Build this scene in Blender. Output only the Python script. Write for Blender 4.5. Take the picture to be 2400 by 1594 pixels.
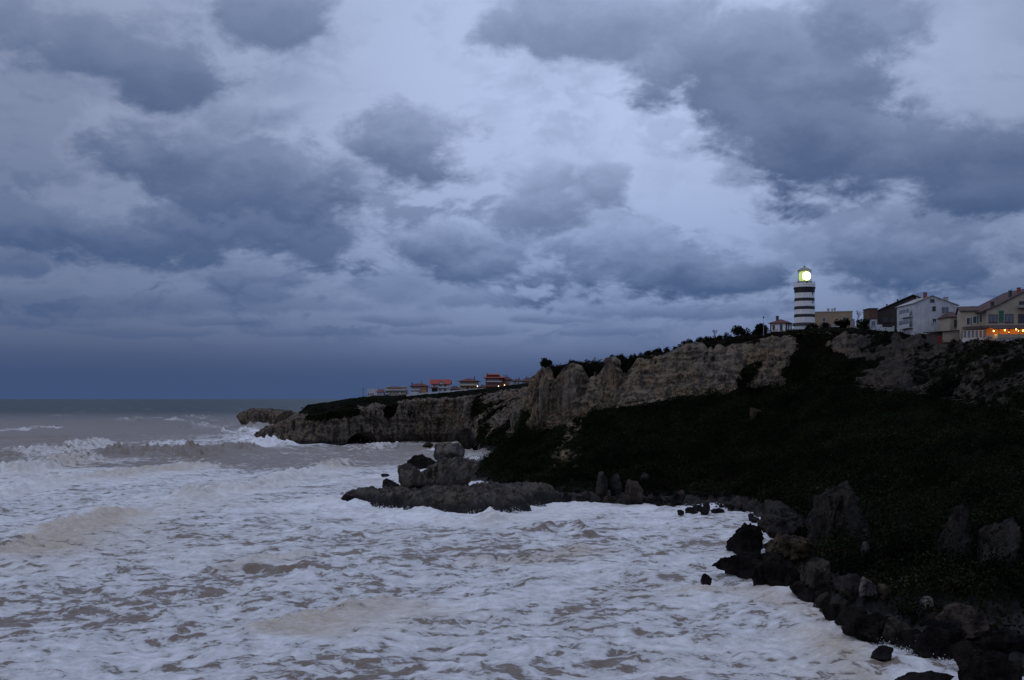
import bpy, math, random
import numpy as np
from mathutils import Vector

# ------------------------------------------------------------------ scene, camera
scene = bpy.context.scene
for o in list(bpy.data.objects):
    bpy.data.objects.remove(o)
col = scene.collection
R = math.radians
F, CX, HY, CH = 2573.0, 1200.0, 935.0, 21.0      # focal length, axis and horizon (in photo pixels), eye height (m)

def W(px, py, d):
    """world point at depth d (metres along +Y) that was measured at photo pixel px, py"""
    return np.array([(px - CX) / F * d, d, CH + (HY - py) / F * d])
def dsea(py):
    return CH * F / (py - HY)

cam_d = bpy.data.cameras.new('camera'); cam = bpy.data.objects.new('camera', cam_d); col.objects.link(cam)
cam.location = (0, 0, CH); cam.rotation_euler = (R(90), 0, 0)
cam_d.sensor_width = 36; cam_d.lens = 36 * F / 2400
cam_d.shift_y = (HY - 797) / 2400
cam_d.clip_start = 1; cam_d.clip_end = 90000
scene.camera = cam
scene.view_settings.view_transform = 'Standard'; scene.view_settings.look = 'None'
scene.view_settings.exposure = 0; scene.view_settings.gamma = 1
scene.cycles.max_bounces = 5; scene.cycles.diffuse_bounces = 3; scene.cycles.transparent_max_bounces = 12
scene.cycles.use_denoising = True

# ------------------------------------------------------------------ node helper
class NT:
    def __init__(self, tree):
        self.t = tree; self.n = tree.nodes; self.l = tree.links
    def node(self, typ, **kw):
        nd = self.n.new(typ)
        for k, v in kw.items(): setattr(nd, k, v)
        return nd
    def put(self, sock, v):
        if isinstance(v, bpy.types.NodeSocket): self.l.new(v, sock)
        elif v is not None: sock.default_value = v
    def math(self, op, a, b=None, c=None, clamp=False):
        nd = self.node('ShaderNodeMath', operation=op, use_clamp=clamp)
        for i, v in enumerate((a, b, c)): self.put(nd.inputs[i], v)
        return nd.outputs[0]
    def vec(self, op, a, b=None, c=None):
        nd = self.node('ShaderNodeVectorMath', operation=op)
        for i, v in enumerate((a, b, c)):
            if v is not None: self.put(nd.inputs[i], v)
        return nd.outputs['Value'] if op in ('LENGTH', 'DOT_PRODUCT') else nd.outputs[0]
    def scale(self, a, s):
        nd = self.node('ShaderNodeVectorMath', operation='SCALE'); self.put(nd.inputs[0], a); self.put(nd.inputs['Scale'], s); return nd.outputs[0]
    def smooth(self, v, a, b, lo=0.0, hi=1.0, kind='SMOOTHSTEP'):
        nd = self.node('ShaderNodeMapRange', interpolation_type=kind)
        self.put(nd.inputs['Value'], v)
        for k, x in (('From Min', a), ('From Max', b), ('To Min', lo), ('To Max', hi)): self.put(nd.inputs[k], x)
        return nd.outputs[0]
    def mix(self, f, a, b, blend='MIX'):
        nd = self.node('ShaderNodeMix', data_type='RGBA', blend_type=blend)
        self.put(nd.inputs[0], f)
        for i, v in ((6, a), (7, b)):
            if not isinstance(v, bpy.types.NodeSocket): v = tuple(v) + (1,) if len(v) == 3 else v
            self.put(nd.inputs[i], v)
        return nd.outputs[2]
    def noise(self, v, scale, detail=4, rough=.55, dist=0.0, out='Fac'):
        nd = self.node('ShaderNodeTexNoise')
        if v is not None: self.put(nd.inputs['Vector'], v)
        for k, x in (('Scale', scale), ('Detail', detail), ('Roughness', rough), ('Distortion', dist)): self.put(nd.inputs[k], x)
        return nd.outputs[out]
    def ramp(self, f, stops):
        nd = self.node('ShaderNodeValToRGB'); r = nd.color_ramp
        while len(r.elements) < len(stops): r.elements.new(1)
        for e, (p, c) in zip(r.elements, stops): e.position = p; e.color = tuple(c) + (1,)
        self.put(nd.inputs[0], f); return nd.outputs[0]
    def xyz(self, x=0.0, y=0.0, z=0.0):
        nd = self.node('ShaderNodeCombineXYZ')
        for i, v in enumerate((x, y, z)): self.put(nd.inputs[i], v)
        return nd.outputs[0]
    def sep(self, v):
        nd = self.node('ShaderNodeSeparateXYZ'); self.put(nd.inputs[0], v); return nd.outputs

# ------------------------------------------------------------------ sky: dusk, broken storm clouds
SUN_EL, SUN_AZ = R(9), R(-118)      # low sun behind the cloud, to the left of and behind the viewer
world = bpy.data.worlds.new('World'); scene.world = world; world.use_nodes = True
T = NT(world.node_tree); T.n.clear()
gen = T.node('ShaderNodeTexCoord').outputs['Generated']
dx, dy, dz = T.sep(gen)
az = T.math('ARCTAN2', dx, dy); el = T.math('ARCSINE', dz)
A = T.xyz(az, el, 0.0)
zz = T.math('ADD', T.math('MAXIMUM', dz, 0.0), 0.44)
P = T.xyz(T.math('DIVIDE', dx, zz), T.math('DIVIDE', dy, zz), 0.0)
sky_tex = T.node('ShaderNodeTexSky', sky_type='NISHITA', sun_disc=False)
sky_tex.sun_elevation = SUN_EL; sky_tex.sun_rotation = SUN_AZ
elp = T.math('MAXIMUM', el, 0.0)
bright = T.ramp(elp, [(0.0, (.046, .083, .205)), (.020, (.054, .093, .222)), (.05, (.120, .168, .325)), (.09, (.190, .254, .434)),
        (.14, (.250, .320, .518)), (.22, (.342, .410, .612)), (.40, (.43, .52, .75)), (1.0, (.70, .79, 1.10))])
bright = T.mix(1.0, bright, T.scale(sky_tex.outputs[0], 0.006), 'ADD')
# a thin spot in the overcast right of the middle; thicker cloud to the sides
gl = T.vec('LENGTH', T.vec('MULTIPLY', T.vec('SUBTRACT', A, (0.09, 0.22, 0)), (1.7, 2.2, 0)))
bright = T.scale(bright, T.smooth(gl, 0.03, .90, 1.12, 0.64))
dark = T.ramp(elp, [(0.0, (.043, .076, .178)), (.04, (.052, .092, .198)), (.10, (.054, .094, .200)), (.20, (.064, .102, .204)), (.40, (.10, .142, .25)), (1.0, (.22, .27, .40))])
Wn = T.vec('SUBTRACT', T.noise(P, 4.2, 3, .5, 0.1, 'Color'), (.5, .5, .5))
Wf = T.vec('SUBTRACT', T.noise(P, 12.5, 7, .62, 0.2, 'Color'), (.5, .5, .5))
warp = T.vec('MULTIPLY', T.vec('ADD', T.scale(Wn, 1.7), T.scale(Wf, 2.0)), (1, 1, 0))
def fmix(f, a_, b_):
    nd = T.node('ShaderNodeMix', data_type='FLOAT'); T.put(nd.inputs[0], f); T.put(nd.inputs[2], a_); T.put(nd.inputs[3], b_); return nd.outputs[0]
# general broken layer (goes on all round the sky): lit tops, dark bases
def layer(sh, sc, off, lo, hi, strength, top, bottom, k):
    d0 = T.noise(T.vec('ADD', P, off), sc, 7, .58, 0.2)
    d1 = T.noise(T.vec('ADD', T.scale(P, 0.98), off), sc, 4, .58, 0.2)
    rel = T.smooth(T.math('SUBTRACT', d0, d1), -k, k, bottom, top)
    return fmix(T.math('MULTIPLY', T.smooth(d0, lo, hi), strength), sh, rel)
sh = layer(1.0, 2.6, (3.1, 7.7, 0), .47, .60, .50, .88, .40, .05)
sh = layer(sh, 6.0, (13.4, 1.2, 4), .46, .56, T.math('MULTIPLY', T.smooth(el, .24, .10, .20, .92), T.smooth(el, .035, .085)), .98, .12, .045)
# the large clouds of the photograph (measured as azimuth, elevation and size)
S = 1.0165
blobs = [
    (300, 765, 190, 13, .50, .15, .7), (700, 770, 160, 12, .50, .15, .7), (1050, 762, 180, 13, .50, .2, .7), (1420, 765, 150, 13, .50, .2, .7), (80, 742, 150, 14, .5, .1, .6), (500, 742, 140, 14, .55, .15, .75), (920, 738, 130, 14, .55, .15, .75), (1260, 735, 120, 14, .55, .15, .8),  # x, y, rx, ry (picture measure), opacity, shade at the base (0 dark), shade at the top
    (560, 700, 330, 26, .55, .30, .75), (1080, 690, 230, 24, .55, .25, .8), (1560, 715, 230, 22, .60, .10, .8), (180, 700, 280, 34, .5, .15, .6), (880, 655, 110, 36, .5, .35, .7),
    (600, 655, 190, 50, .75, .22, .80), (1080, 590, 185, 85, .92, .10, .80), (1290, 638, 90, 26, .6, .3, .8),
    (1470, 590, 210, 95, .82, .20, .85), (1590, 640, 250, 50, .92, .0, .55), (1250, 470, 125, 100, .92, .28, .72), (1400, 440, 66, 60, .88, .32, .70),
    (1880, 560, 190, 70, .70, .38, .85), (2120, 605, 260, 70, .90, .0, .60), (2150, 490, 260, 60, .60, .45, .9), (2330, 660, 120, 26, .6, .15, .6),
    (60, 540, 260, 72, .90, .02, .70), (340, 570, 240, 60, .90, .0, .62), (40, 330, 170, 220, .50, .35, .55), (20, 612, 130, 28, .7, .1, .5),
    (600, 530, 280, 80, .85, .05, .55), (480, 360, 260, 120, .92, .08, .62), (640, 440, 240, 105, .85, .05, .60), (930, 330, 165, 110, .92, .12, .58),
    (230, 110, 350, 120, .88, .10, .55), (340, 180, 210, 70, .85, .05, .45), (640, 25, 190, 75, .88, .12, .45),
    (1330, 60, 320, 100, .90, .22, .62), (1760, 130, 330, 150, .92, .18, .55), (1830, 220, 300, 110, .88, .02, .36), (1820, 350, 220, 135, .96, .0, .28),
    (2060, 330, 260, 110, .90, .02, .36), (2290, 370, 230, 120, .95, .0, .30), (2320, 445, 190, 50, .92, .0, .25), (1990, 20, 160, 100, .65, .1, .4), (1680, 400, 50, 45, .55, .45, .6),
]
for (bx, by, rx, ry, op, s0, s1) in blobs:
    X, Z = (bx * S - CX) / F, (HY - by * S) / F
    a0 = math.atan(X); e0 = math.atan(Z * math.cos(a0))
    ra, re = rx * S / F * math.cos(a0) ** 2, ry * S / F
    v = T.vec('MULTIPLY_ADD', T.vec('SUBTRACT', A, (a0, e0, 0)), (1 / ra, 1 / re, 0), warp)
    al = T.smooth(T.vec('LENGTH', v), 1.11, .56, 0.0, op)
    sh = fmix(al, sh, T.smooth(T.sep(v)[1], -.60, .95, s0, s1))
sky = T.mix(sh, dark, bright)
# rain-dark band low over the sea
sky = T.mix(T.smooth(el, .060, .010, 0.0, .80), sky, (.048, .081, .174))
sky = T.mix(T.smooth(el, .0, -.02), sky, (.03, .04, .06))
bg = T.node('ShaderNodeBackground'); T.put(bg.inputs[0], sky); bg.inputs[1].default_value = 1.10
T.l.new(bg.outputs[0], T.node('ShaderNodeOutputWorld').inputs[0])
world.cycles.sampling_method = 'MANUAL'; world.cycles.sample_map_resolution = 512

sun_d = bpy.data.lights.new('sun', 'SUN'); sun = bpy.data.objects.new('sun', sun_d); col.objects.link(sun)
sun_d.energy = 0.16; sun_d.angle = R(50); sun_d.color = (1, .93, .86)
sdir = Vector((math.sin(SUN_AZ) * math.cos(R(28)), math.cos(SUN_AZ) * math.cos(R(28)), math.sin(R(28))))
sun.rotation_euler = sdir.to_track_quat('Z', 'Y').to_euler(); sun.location = (-100, -100, 200)

# ------------------------------------------------------------------ numpy noise
_rng = np.random.RandomState(7)
_perm = np.concatenate([_rng.permutation(256)] * 3).astype(np.int32)
_g = _rng.normal(size=(256, 3)); _g = (_g / np.linalg.norm(_g, axis=1)[:, None]).astype(np.float32)
def pnoise(p):
    p = np.asarray(p, np.float32); i = np.floor(p).astype(np.int32); f = p - i; i &= 255
    u = f * f * f * (f * (f * 6 - 15) + 10); r = 0
    for a in (0, 1):
        wa = u[:, 0] if a else 1 - u[:, 0]
        ha = _perm[i[:, 0] + a]
        for b in (0, 1):
            wb = wa * (u[:, 1] if b else 1 - u[:, 1]); hb = _perm[ha + i[:, 1] + b]
            for c in (0, 1):
                g = _g[_perm[hb + i[:, 2] + c]]
                d = g[:, 0] * (f[:, 0] - a) + g[:, 1] * (f[:, 1] - b) + g[:, 2] * (f[:, 2] - c)
                r = r + d * wb * (u[:, 2] if c else 1 - u[:, 2])
    return r * 1.5
def fbm(p, octv=4, gain=.5, lac=2.03):
    r, a, q = 0, 1.0, np.asarray(p, np.float32)
    for k in range(octv):
        r = r + a * pnoise(q + 17.3 * k); q = q * lac; a *= gain
    return r
def ridged(p, octv=4, gain=.5):
    r, a, q = 0, 1.0, np.asarray(p, np.float32)
    for k in range(octv):
        r = r + a * (1 - 2 * np.abs(pnoise(q + 9.1 * k))); q = q * 2.03; a *= gain
    return r
def sstep(x, a, b):
    t = np.clip((x - a) / (b - a), 0, 1); return t * t * (3 - 2 * t)

# ------------------------------------------------------------------ mesh + object helpers
def link(name, me, mat=None, parent=None, smooth=False):
    o = bpy.data.objects.new(name, me); col.objects.link(o)
    if mat is not None and not me.materials: me.materials.append(mat)
    if parent is not None: o.parent = parent
    if smooth: me.polygons.foreach_set('use_smooth', [True] * len(me.polygons))
    return o
def grid_mesh(name, V, nu, nv, attrs=None):
    """V (nu*nv,3) -> quad grid mesh"""
    me = bpy.data.meshes.new(name)
    i = np.arange(nu * nv, dtype=np.int32).reshape(nu, nv)
    q = np.stack([i[:-1, :-1], i[1:, :-1], i[1:, 1:], i[:-1, 1:]], -1).reshape(-1, 4)
    fast_mesh(me, V, q, attrs); return me
def fast_mesh(me, V, q, attrs=None):
    V = np.asarray(V, np.float32); q = np.asarray(q, np.int32); k = q.shape[1]
    me.vertices.add(len(V)); me.vertices.foreach_set('co', V.ravel())
    me.loops.add(q.size); me.loops.foreach_set('vertex_index', q.ravel())
    me.polygons.add(len(q)); me.polygons.foreach_set('loop_start', np.arange(0, q.size, k, dtype=np.int32))
    me.update(calc_edges=True)
    for n, a in (attrs or {}).items():
        at = me.attributes.new(n, 'FLOAT', 'POINT'); at.data.foreach_set('value', np.asarray(a, np.float32))
def tag(o, label=None, cat=None, group=None, kind=None):
    if label: o['label'] = label
    if cat: o['category'] = cat
    if group: o['group'] = group
    if kind: o['kind'] = kind
    return o
def empty(name, loc, rz=0, label=None, cat=None, group=None):
    o = bpy.data.objects.new(name, None); col.objects.link(o); o.location = loc; o.rotation_euler = (0, 0, rz)
    o.empty_display_size = .3
    return tag(o, label, cat, group)
class MB:
    def __init__(self): self.v = []; self.f = []
    def box(self, x0, x1, y0, y1, z0, z1):
        b = len(self.v)
        self.v += [(x0, y0, z0), (x1, y0, z0), (x1, y1, z0), (x0, y1, z0), (x0, y0, z1), (x1, y0, z1), (x1, y1, z1), (x0, y1, z1)]
        self.f += [tuple(b + i for i in q) for q in ((3, 2, 1, 0), (4, 5, 6, 7), (0, 1, 5, 4), (1, 2, 6, 5), (2, 3, 7, 6), (3, 0, 4, 7))]
        return self
    def prism(self, poly, y0, y1):
        """poly in (x,z), extruded along y"""
        b = len(self.v); n = len(poly)
        self.v += [(x, y0, z) for x, z in poly] + [(x, y1, z) for x, z in poly]
        self.f += [tuple(b + i for i in range(n)), tuple(b + n + i for i in reversed(range(n)))]
        self.f += [(b + i, b + n + i, b + n + (i + 1) % n, b + (i + 1) % n) for i in range(n)]
        return self
    def slab(self, pts, h):
        """pts: 4 points of a roof plane, thickened downwards by h"""
        b = len(self.v); n = len(pts)
        self.v += [tuple(p) for p in pts] + [(p[0], p[1], p[2] - h) for p in pts]
        self.f += [tuple(b + i for i in range(n)), tuple(b + n + i for i in reversed(range(n)))]
        self.f += [(b + i, b + n + i, b + n + (i + 1) % n, b + (i + 1) % n) for i in range(n)]
        return self
    def lathe(self, prof, n=24, c=(0, 0), cap=True):
        b = len(self.v); m = len(prof)
        for r, z in prof:
            self.v += [(c[0] + r * math.cos(2 * math.pi * k / n), c[1] + r * math.sin(2 * math.pi * k / n), z) for k in range(n)]
        for j in range(m - 1):
            for k in range(n):
                k2 = (k + 1) % n
                self.f.append((b + j * n + k, b + j * n + k2, b + (j + 1) * n + k2, b + (j + 1) * n + k))
        if cap:
            self.f.append(tuple(b + k for k in reversed(range(n)))); self.f.append(tuple(b + (m - 1) * n + k for k in range(n)))
        return self
    def tube(self, p, q, r0, r1=None, n=7):
        r1 = r0 if r1 is None else r1; b = len(self.v); p, q = Vector(p), Vector(q); d = (q - p).normalized()
        s = d.orthogonal().normalized(); t = d.cross(s)
        for c, r in ((p, r0), (q, r1)):
            self.v += [tuple(c + s * (r * math.cos(2 * math.pi * k / n)) + t * (r * math.sin(2 * math.pi * k / n))) for k in range(n)]
        self.f += [(b + k, b + (k + 1) % n, b + n + (k + 1) % n, b + n + k) for k in range(n)]
        self.f += [tuple(b + k for k in reversed(range(n))), tuple(b + n + k for k in range(n))]
        return self
    def build(self, name, mat, parent=None, smooth=False):
        me = bpy.data.meshes.new(name); me.from_pydata(self.v, [], self.f); me.update()
        return link(name, me, mat, parent, smooth)

# ------------------------------------------------------------------ materials
MATS = {}
def principled(name):
    m = bpy.data.materials.new(name); m.use_nodes = True; t = NT(m.node_tree)
    b = t.n['Principled BSDF']; return m, t, b
def plain(name, c, rough=.85, var=.25, scale=1.5, bump=.0, streak=0.0, stain_or_shade=(.05, .05, .05)):
    m, t, b = principled(name)
    pos = t.node('ShaderNodeNewGeometry').outputs['Position']
    n = t.noise(pos, scale, 6, .6)
    colr = t.mix(1.0, c, t.xyz(*(t.smooth(n, .3, .7, 1 - var, 1 + var, 'LINEAR'),) * 3), 'MULTIPLY')
    if streak:
        s = t.noise(t.vec('MULTIPLY', pos, (2.2, 2.2, .35)), 1.0, 5, .65)
        colr = t.mix(t.smooth(s, .50, .78, 0, streak), colr, stain_or_shade)
    t.put(b.inputs['Base Color'], colr); b.inputs['Roughness'].default_value = rough
    if bump:
        bp = t.node('ShaderNodeBump'); bp.inputs['Strength'].default_value = bump; t.put(bp.inputs['Height'], n); t.l.new(bp.outputs[0], b.inputs['Normal'])
    MATS[name] = m; return m
plain('white_paint', (.74, .73, .73), .8, .10, .8, streak=.42, stain_or_shade=(.30, .28, .26))
plain('black_paint', (.016, .015, .022), .65, .3, 1.0)
plain('old_white', (.46, .47, .50), .9, .18, .7, streak=.55, stain_or_shade=(.17, .17, .18))
plain('white_wall', (.55, .55, .57), .9, .12, .8, streak=.25, stain_or_shade=(.25, .24, .23))
plain('tan_wall', (.34, .255, .165), .9, .12, .6, streak=.25, stain_or_shade=(.18, .13, .09))
plain('beige_wall', (.36, .305, .235), .9, .12, .6, streak=.3, stain_or_shade=(.16, .14, .11))
plain('pink_wall', (.36, .24, .21), .9, .12, .6)
plain('orange_wall', (.42, .19, .09), .9, .12, .6)
plain('yellow_wall', (.40, .28, .14), .9, .12, .6)
plain('brick_red', (.24, .075, .055), .9, .25, 1.6)
plain('brown_boards', (.105, .052, .038), .9, .25, 1.6)
plain('roof_red', (.115, .030, .027), .85, .3, 1.2)
plain('roof_orange', (.30, .055, .034), .85, .25, 1.2)
plain('roof_dull', (.070, .036, .032), .9, .3, 1.0)
plain('dark_shingle', (.042, .033, .030), .95, .35, 1.1)
plain('trim', (.50, .48, .46), .8, .1)
plain('shutter_green', (.02, .12, .08), .6, .2)
plain('wood_brown', (.085, .042, .032), .7, .3)
plain('dark_metal', (.03, .03, .035), .5, .2)
plain('grey_metal', (.33, .33, .35), .45, .15)
plain('red_paint', (.20, .02, .025), .7, .2)
plain('concrete', (.30, .29, .27), .9, .2, .9, streak=.35, stain_or_shade=(.12, .11, .10))
plain('car_white', (.55, .57, .62), .3, .05)
plain('tyre', (.01, .01, .01), .9, .1)
plain('bark', (.035, .027, .022), .95, .3, 3)
def glass(name, c=(.035, .042, .055)):
    m, t, b = principled(name); b.inputs['Base Color'].default_value = c + (1,); b.inputs['Roughness'].default_value = .12
    MATS[name] = m; return m
glass('pane'); glass('pane_blue', (.13, .15, .19))
def clear_glass(name, f=.86, tint=(.95, 1, .93)):
    m = bpy.data.materials.new(name); m.use_nodes = True; t = NT(m.node_tree); t.n.clear()
    a = t.node('ShaderNodeBsdfTransparent'); a.inputs[0].default_value = tint + (1,)
    g = t.node('ShaderNodeBsdfGlossy'); g.inputs['Roughness'].default_value = .08
    x = t.node('ShaderNodeMixShader'); x.inputs[0].default_value = 1 - f
    t.l.new(a.outputs[0], x.inputs[1]); t.l.new(g.outputs[0], x.inputs[2]); t.l.new(x.outputs[0], t.node('ShaderNodeOutputMaterial').inputs[0])
    MATS[name] = m; return m
clear_glass('lantern_glass')
def emit(name, c, s):
    m, t, b = principled(name); b.inputs['Base Color'].default_value = (.5, .5, .5, 1)
    b.inputs['Emission Color'].default_value = c + (1,); b.inputs['Emission Strength'].default_value = s
    MATS[name] = m; return m
emit('lens_glow', (.62, .80, .12), .85); emit('lens_core', (1, 1, .70), 7.0)
emit('warm_bulb', (1, .52, .10), 14.0); emit('street_bulb', (1, .80, .42), 3.0)

def rock_material(name, pale, dark, wet_z, wet_amp, veg=True):
    m, t, b = principled(name)
    pos = t.node('ShaderNodeNewGeometry').outputs['Position']
    n1 = t.noise(pos, .10, 6, .6); n2 = t.noise(pos, .55, 7, .65); n3 = t.noise(pos, 2.6, 6, .65)
    vs = t.noise(t.vec('MULTIPLY', pos, (.55, .55, .09)), 1.0, 6, .62)                       # weathering streaks down the face
    st = t.noise(t.vec('MULTIPLY', t.vec('ADD', pos, t.scale(t.noise(pos, .12, 3, .5, 0, 'Color'), 3.0)), (.05, .05, 1.1)), 1.0, 5, .6)  # bedding
    c = t.mix(t.smooth(n1, .35, .65), pale, tuple(x * y for x, y in zip(pale, (1.15, 1.0, .80))))
    c = t.mix(t.smooth(vs, .44, .60, 0, .90), c, dark)
    c = t.mix(t.smooth(st, .50, .64, 0, .50), c, tuple(.55 * x + .45 * y for x, y in zip(pale, dark)))
    c = t.mix(t.smooth(n2, .50, .66, 0, .75), c, dark)
    n4 = t.noise(pos, 1.3, 5, .7, .6); c = t.mix(t.smooth(n4, .44, .36, 0, .7), c, tuple(.5 * x for x in dark))
    c = t.mix(t.smooth(n3, .40, .25, 0, .35), c, tuple(min(1, 1.35 * x) for x in pale))
    ck = t.noise(t.vec('MULTIPLY', t.vec('ADD', pos, t.scale(t.noise(pos, .35, 3, .5, 0, 'Color'), 1.6)), (.42, .42, .07)), 1.0, 3, .5)
    crack = t.math('MULTIPLY', t.smooth(t.math('ABSOLUTE', t.math('SUBTRACT', ck, .5)), .0, .028, 1.0, 0.0), t.smooth(n1, .40, .60))
    c = t.mix(t.math('MULTIPLY', crack, .8), c, tuple(.4 * x for x in dark))
    if veg:
        c = t.mix(t.math('MULTIPLY', t.node('ShaderNodeAttribute', attribute_name='painted_shade').outputs['Fac'], t.smooth(n1, .25, .6, 1.0, .7)), c, (.030, .028, .029))  # shade put into the rock colour on the cliff's right part
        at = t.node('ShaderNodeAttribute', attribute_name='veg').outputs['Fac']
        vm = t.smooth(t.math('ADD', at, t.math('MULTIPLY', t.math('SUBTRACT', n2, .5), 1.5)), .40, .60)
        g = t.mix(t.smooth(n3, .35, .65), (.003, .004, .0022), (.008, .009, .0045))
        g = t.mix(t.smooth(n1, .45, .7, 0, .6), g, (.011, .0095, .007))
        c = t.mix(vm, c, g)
    z = t.sep(pos)[2]
    wet = t.smooth(t.math('ADD', z, t.math('MULTIPLY', t.math('SUBTRACT', n2, .5), wet_amp)), wet_z, wet_z - .9 - wet_amp * .25)
    c = t.mix(t.math('MULTIPLY', wet, .86), c, (.020, .018, .019))
    t.put(b.inputs['Base Color'], c); t.put(b.inputs['Specular IOR Level'], t.smooth(wet, 0, 1, .02, .10)); t.put(b.inputs['Roughness'], t.smooth(wet, 0, 1, 1.0, .55))
    bp = t.node('ShaderNodeBump'); bp.inputs['Strength'].default_value = .9; bp.inputs['Distance'].default_value = .6
    h = t.math('ADD', t.math('MULTIPLY', n2, 1.0), t.math('SUBTRACT', t.math('ADD', t.math('MULTIPLY', n3, .35), t.math('MULTIPLY', n4, .8)), t.math('MULTIPLY', crack, .5))); t.put(bp.inputs['Height'], h)
    t.l.new(bp.outputs[0], b.inputs['Normal'])
    MATS[name] = m; return m
rock_material('limestone', (.205, .166, .124), (.062, .055, .050), 3.0, 3.0)
rock_material('headland_rock', (.180, .150, .122), (.030, .028, .028), 3.0, 5.0)
rock_material('boulder_grey', (.062, .056, .053), (.020, .018, .018), 1.5, 1.6, False)
rock_material('boulder_brown', (.085, .066, .055), (.022, .018, .017), 1.9, 1.8, False)
rock_material('boulder_dark', (.022, .019, .019), (.008, .0075, .008), 1.6, 1.8, False)
rock_material('shelf_rock', (.120, .109, .101), (.036, .033, .032), 2.5, 1.6, False)
rock_material('outcrop_rock', (.046, .043, .042), (.016, .015, .015), .5, 1.0, False)
rock_material('boulder_pale', (.185, .170, .160), (.036, .033, .033), .8, 1.2, False)

def leaf_material(name, a, b_):
    m, t, b = principled(name)
    rnd = t.node('ShaderNodeNewGeometry').outputs['Random Per Island']
    cl = t.smooth(t.noise(t.node('ShaderNodeNewGeometry').outputs['Position'], .10, 5, .62), .38, .62, .30, 2.3, 'LINEAR'); t.put(b.inputs['Base Color'], t.scale(t.mix(rnd, a, b_), cl)); b.inputs['Roughness'].default_value = .8; b.inputs['Specular IOR Level'].default_value = .03
    MATS[name] = m; return m
leaf_material('leaf_dark', (.007, .011, .006), (.018, .026, .012))
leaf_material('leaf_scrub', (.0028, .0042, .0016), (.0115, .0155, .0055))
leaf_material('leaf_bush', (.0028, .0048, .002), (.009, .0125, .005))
leaf_material('leaf_dry', (.007, .0065, .004), (.018, .015, .010))

# ------------------------------------------------------------------ lofted terrain
def catmull(C, counts):
    """C (K, ...) control rows -> interpolated rows, counts[k] steps in segment k"""
    C = np.asarray(C, float); out = []
    for k in range(len(C) - 1):
        p0, p1, p2, p3 = C[max(k - 1, 0)], C[k], C[k + 1], C[min(k + 2, len(C) - 1)]
        for s in np.linspace(0, 1, counts[k], endpoint=(k == len(C) - 2)):
            m1, m2 = (p2 - p0) * .4, (p3 - p1) * .4
            h = (2 * s**3 - 3 * s**2 + 1) * p1 + (s**3 - 2 * s**2 + s) * m1 + (-2 * s**3 + 3 * s**2) * p2 + (s**3 - s**2) * m2
            out.append(h)
    return np.array(out)
def linrows(C, counts):
    C = np.asarray(C, float); out = []
    for k in range(len(C) - 1):
        for s in np.linspace(0, 1, counts[k], endpoint=(k == len(C) - 2)): out.append(C[k] * (1 - s) + C[k + 1] * s)
    return np.array(out)
def grid_normals(V):
    du = np.gradient(V, axis=0); dv = np.gradient(V, axis=1); n = np.cross(du, dv)
    return n / (np.linalg.norm(n, axis=2, keepdims=True) + 1e-9)

# --- main cliff: sections (foot, cliff base, cliff top, plateau) from west (behind the pinnacle) round to the near right
def sec(foot, base, top, inl, up=1.2):
    f = np.array([foot[0], foot[1], -.2]); b = np.array(base, float); t = np.array(top, float)
    out = f - b; out[2] = 0; out /= np.linalg.norm(out)
    ins = np.array(inl, float)
    mid = f * .5 + b * .5; mid[2] = b[2] * .40
    p1 = t + ins * .12; p2 = t + ins
    p1[2] += up; p2[2] += up + .8
    q = t - ins * .0; q = q * .96 + b * .04
    return np.array([f + out * 14 + np.array([0, 0, -5.0]), f, mid, b, t, p1, p2])
def foot(px, py): d = dsea(py); return ((px - CX) / F * d, d)
MAIN = [
    sec((10, 430), (30, 400, 12), (34, 392, 26), (80, 30, 3)),
    sec((2, 372), (14, 356, 12), (18, 346, 26.5), (80, 60, 3)),
    sec(foot(1098, 1112), W(1232, 1004, 318), W(1258, 880, 322), (50, 90, 3)),
    sec(foot(1150, 1140), W(1250, 1010, 309), W(1280, 866, 315), (40, 100, 3)),
    sec(foot(1225, 1160), W(1292, 998, 304), W(1325, 866, 310), (40, 100, 3)),
    sec(foot(1290, 1168), W(1340, 984, 300), W(1365, 862, 306), (40, 100, 3)),
    sec(foot(1400, 1176), W(1430, 960, 296), W(1440, 850, 304), (40, 100, 3)),
    sec(foot(1520, 1182), W(1550, 932, 291), W(1560, 832, 300), (40, 100, 5), 1.5),
    sec(foot(1640, 1186), W(1670, 914, 288), W(1680, 812, 298), (40, 100, 5), 2.4),
    sec(foot(1745, 1200), W(1780, 902, 286), W(1785, 796, 297), (40, 100, 4), 2.0),
    sec(foot(1815, 1228), W(1880, 896, 279), W(1875, 788, 293), (40, 100, 3), 2.2),
    sec(foot(1830, 1290), W(1990, 902, 264), W(1980, 786, 284), (50, 100, 2), 2.2),
    sec(foot(1880, 1395), W(2100, 916, 246), W(2090, 790, 270), (60, 90, 2)),
    sec(foot(1975, 1470), W(2230, 930, 226), W(2215, 801, 252), (80, 80, 2)),
    sec(foot(2120, 1515), W(2345, 952, 202), W(2335, 806, 232), (90, 60, 2)),
    sec(foot(2270, 1545), W(2480, 965, 185), W(2470, 803, 214), (90, 50, 2)),
    sec((44, 76), (104, 150, 17), (114, 166, 31), (90, 30, 2)),
    sec((56, 50), (108, 96, 17), (120, 104, 31), (90, 10, 2)),
    sec((64, 10), (112, 30, 17), (124, 32, 31), (90, 0, 2)),
]
cs = [24, 30, 70, 74, 76, 80, 96, 96, 92, 80, 70, 66, 66, 66, 60, 40, 24, 20]
G = catmull(np.array(MAIN).reshape(len(MAIN), -1), cs).reshape(-1, 7, 3)
tc = [6, 46, 50, 84, 14, 14]
G = np.stack([linrows(g, tc) for g in G]); nu, nv = G.shape[:2]
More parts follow.
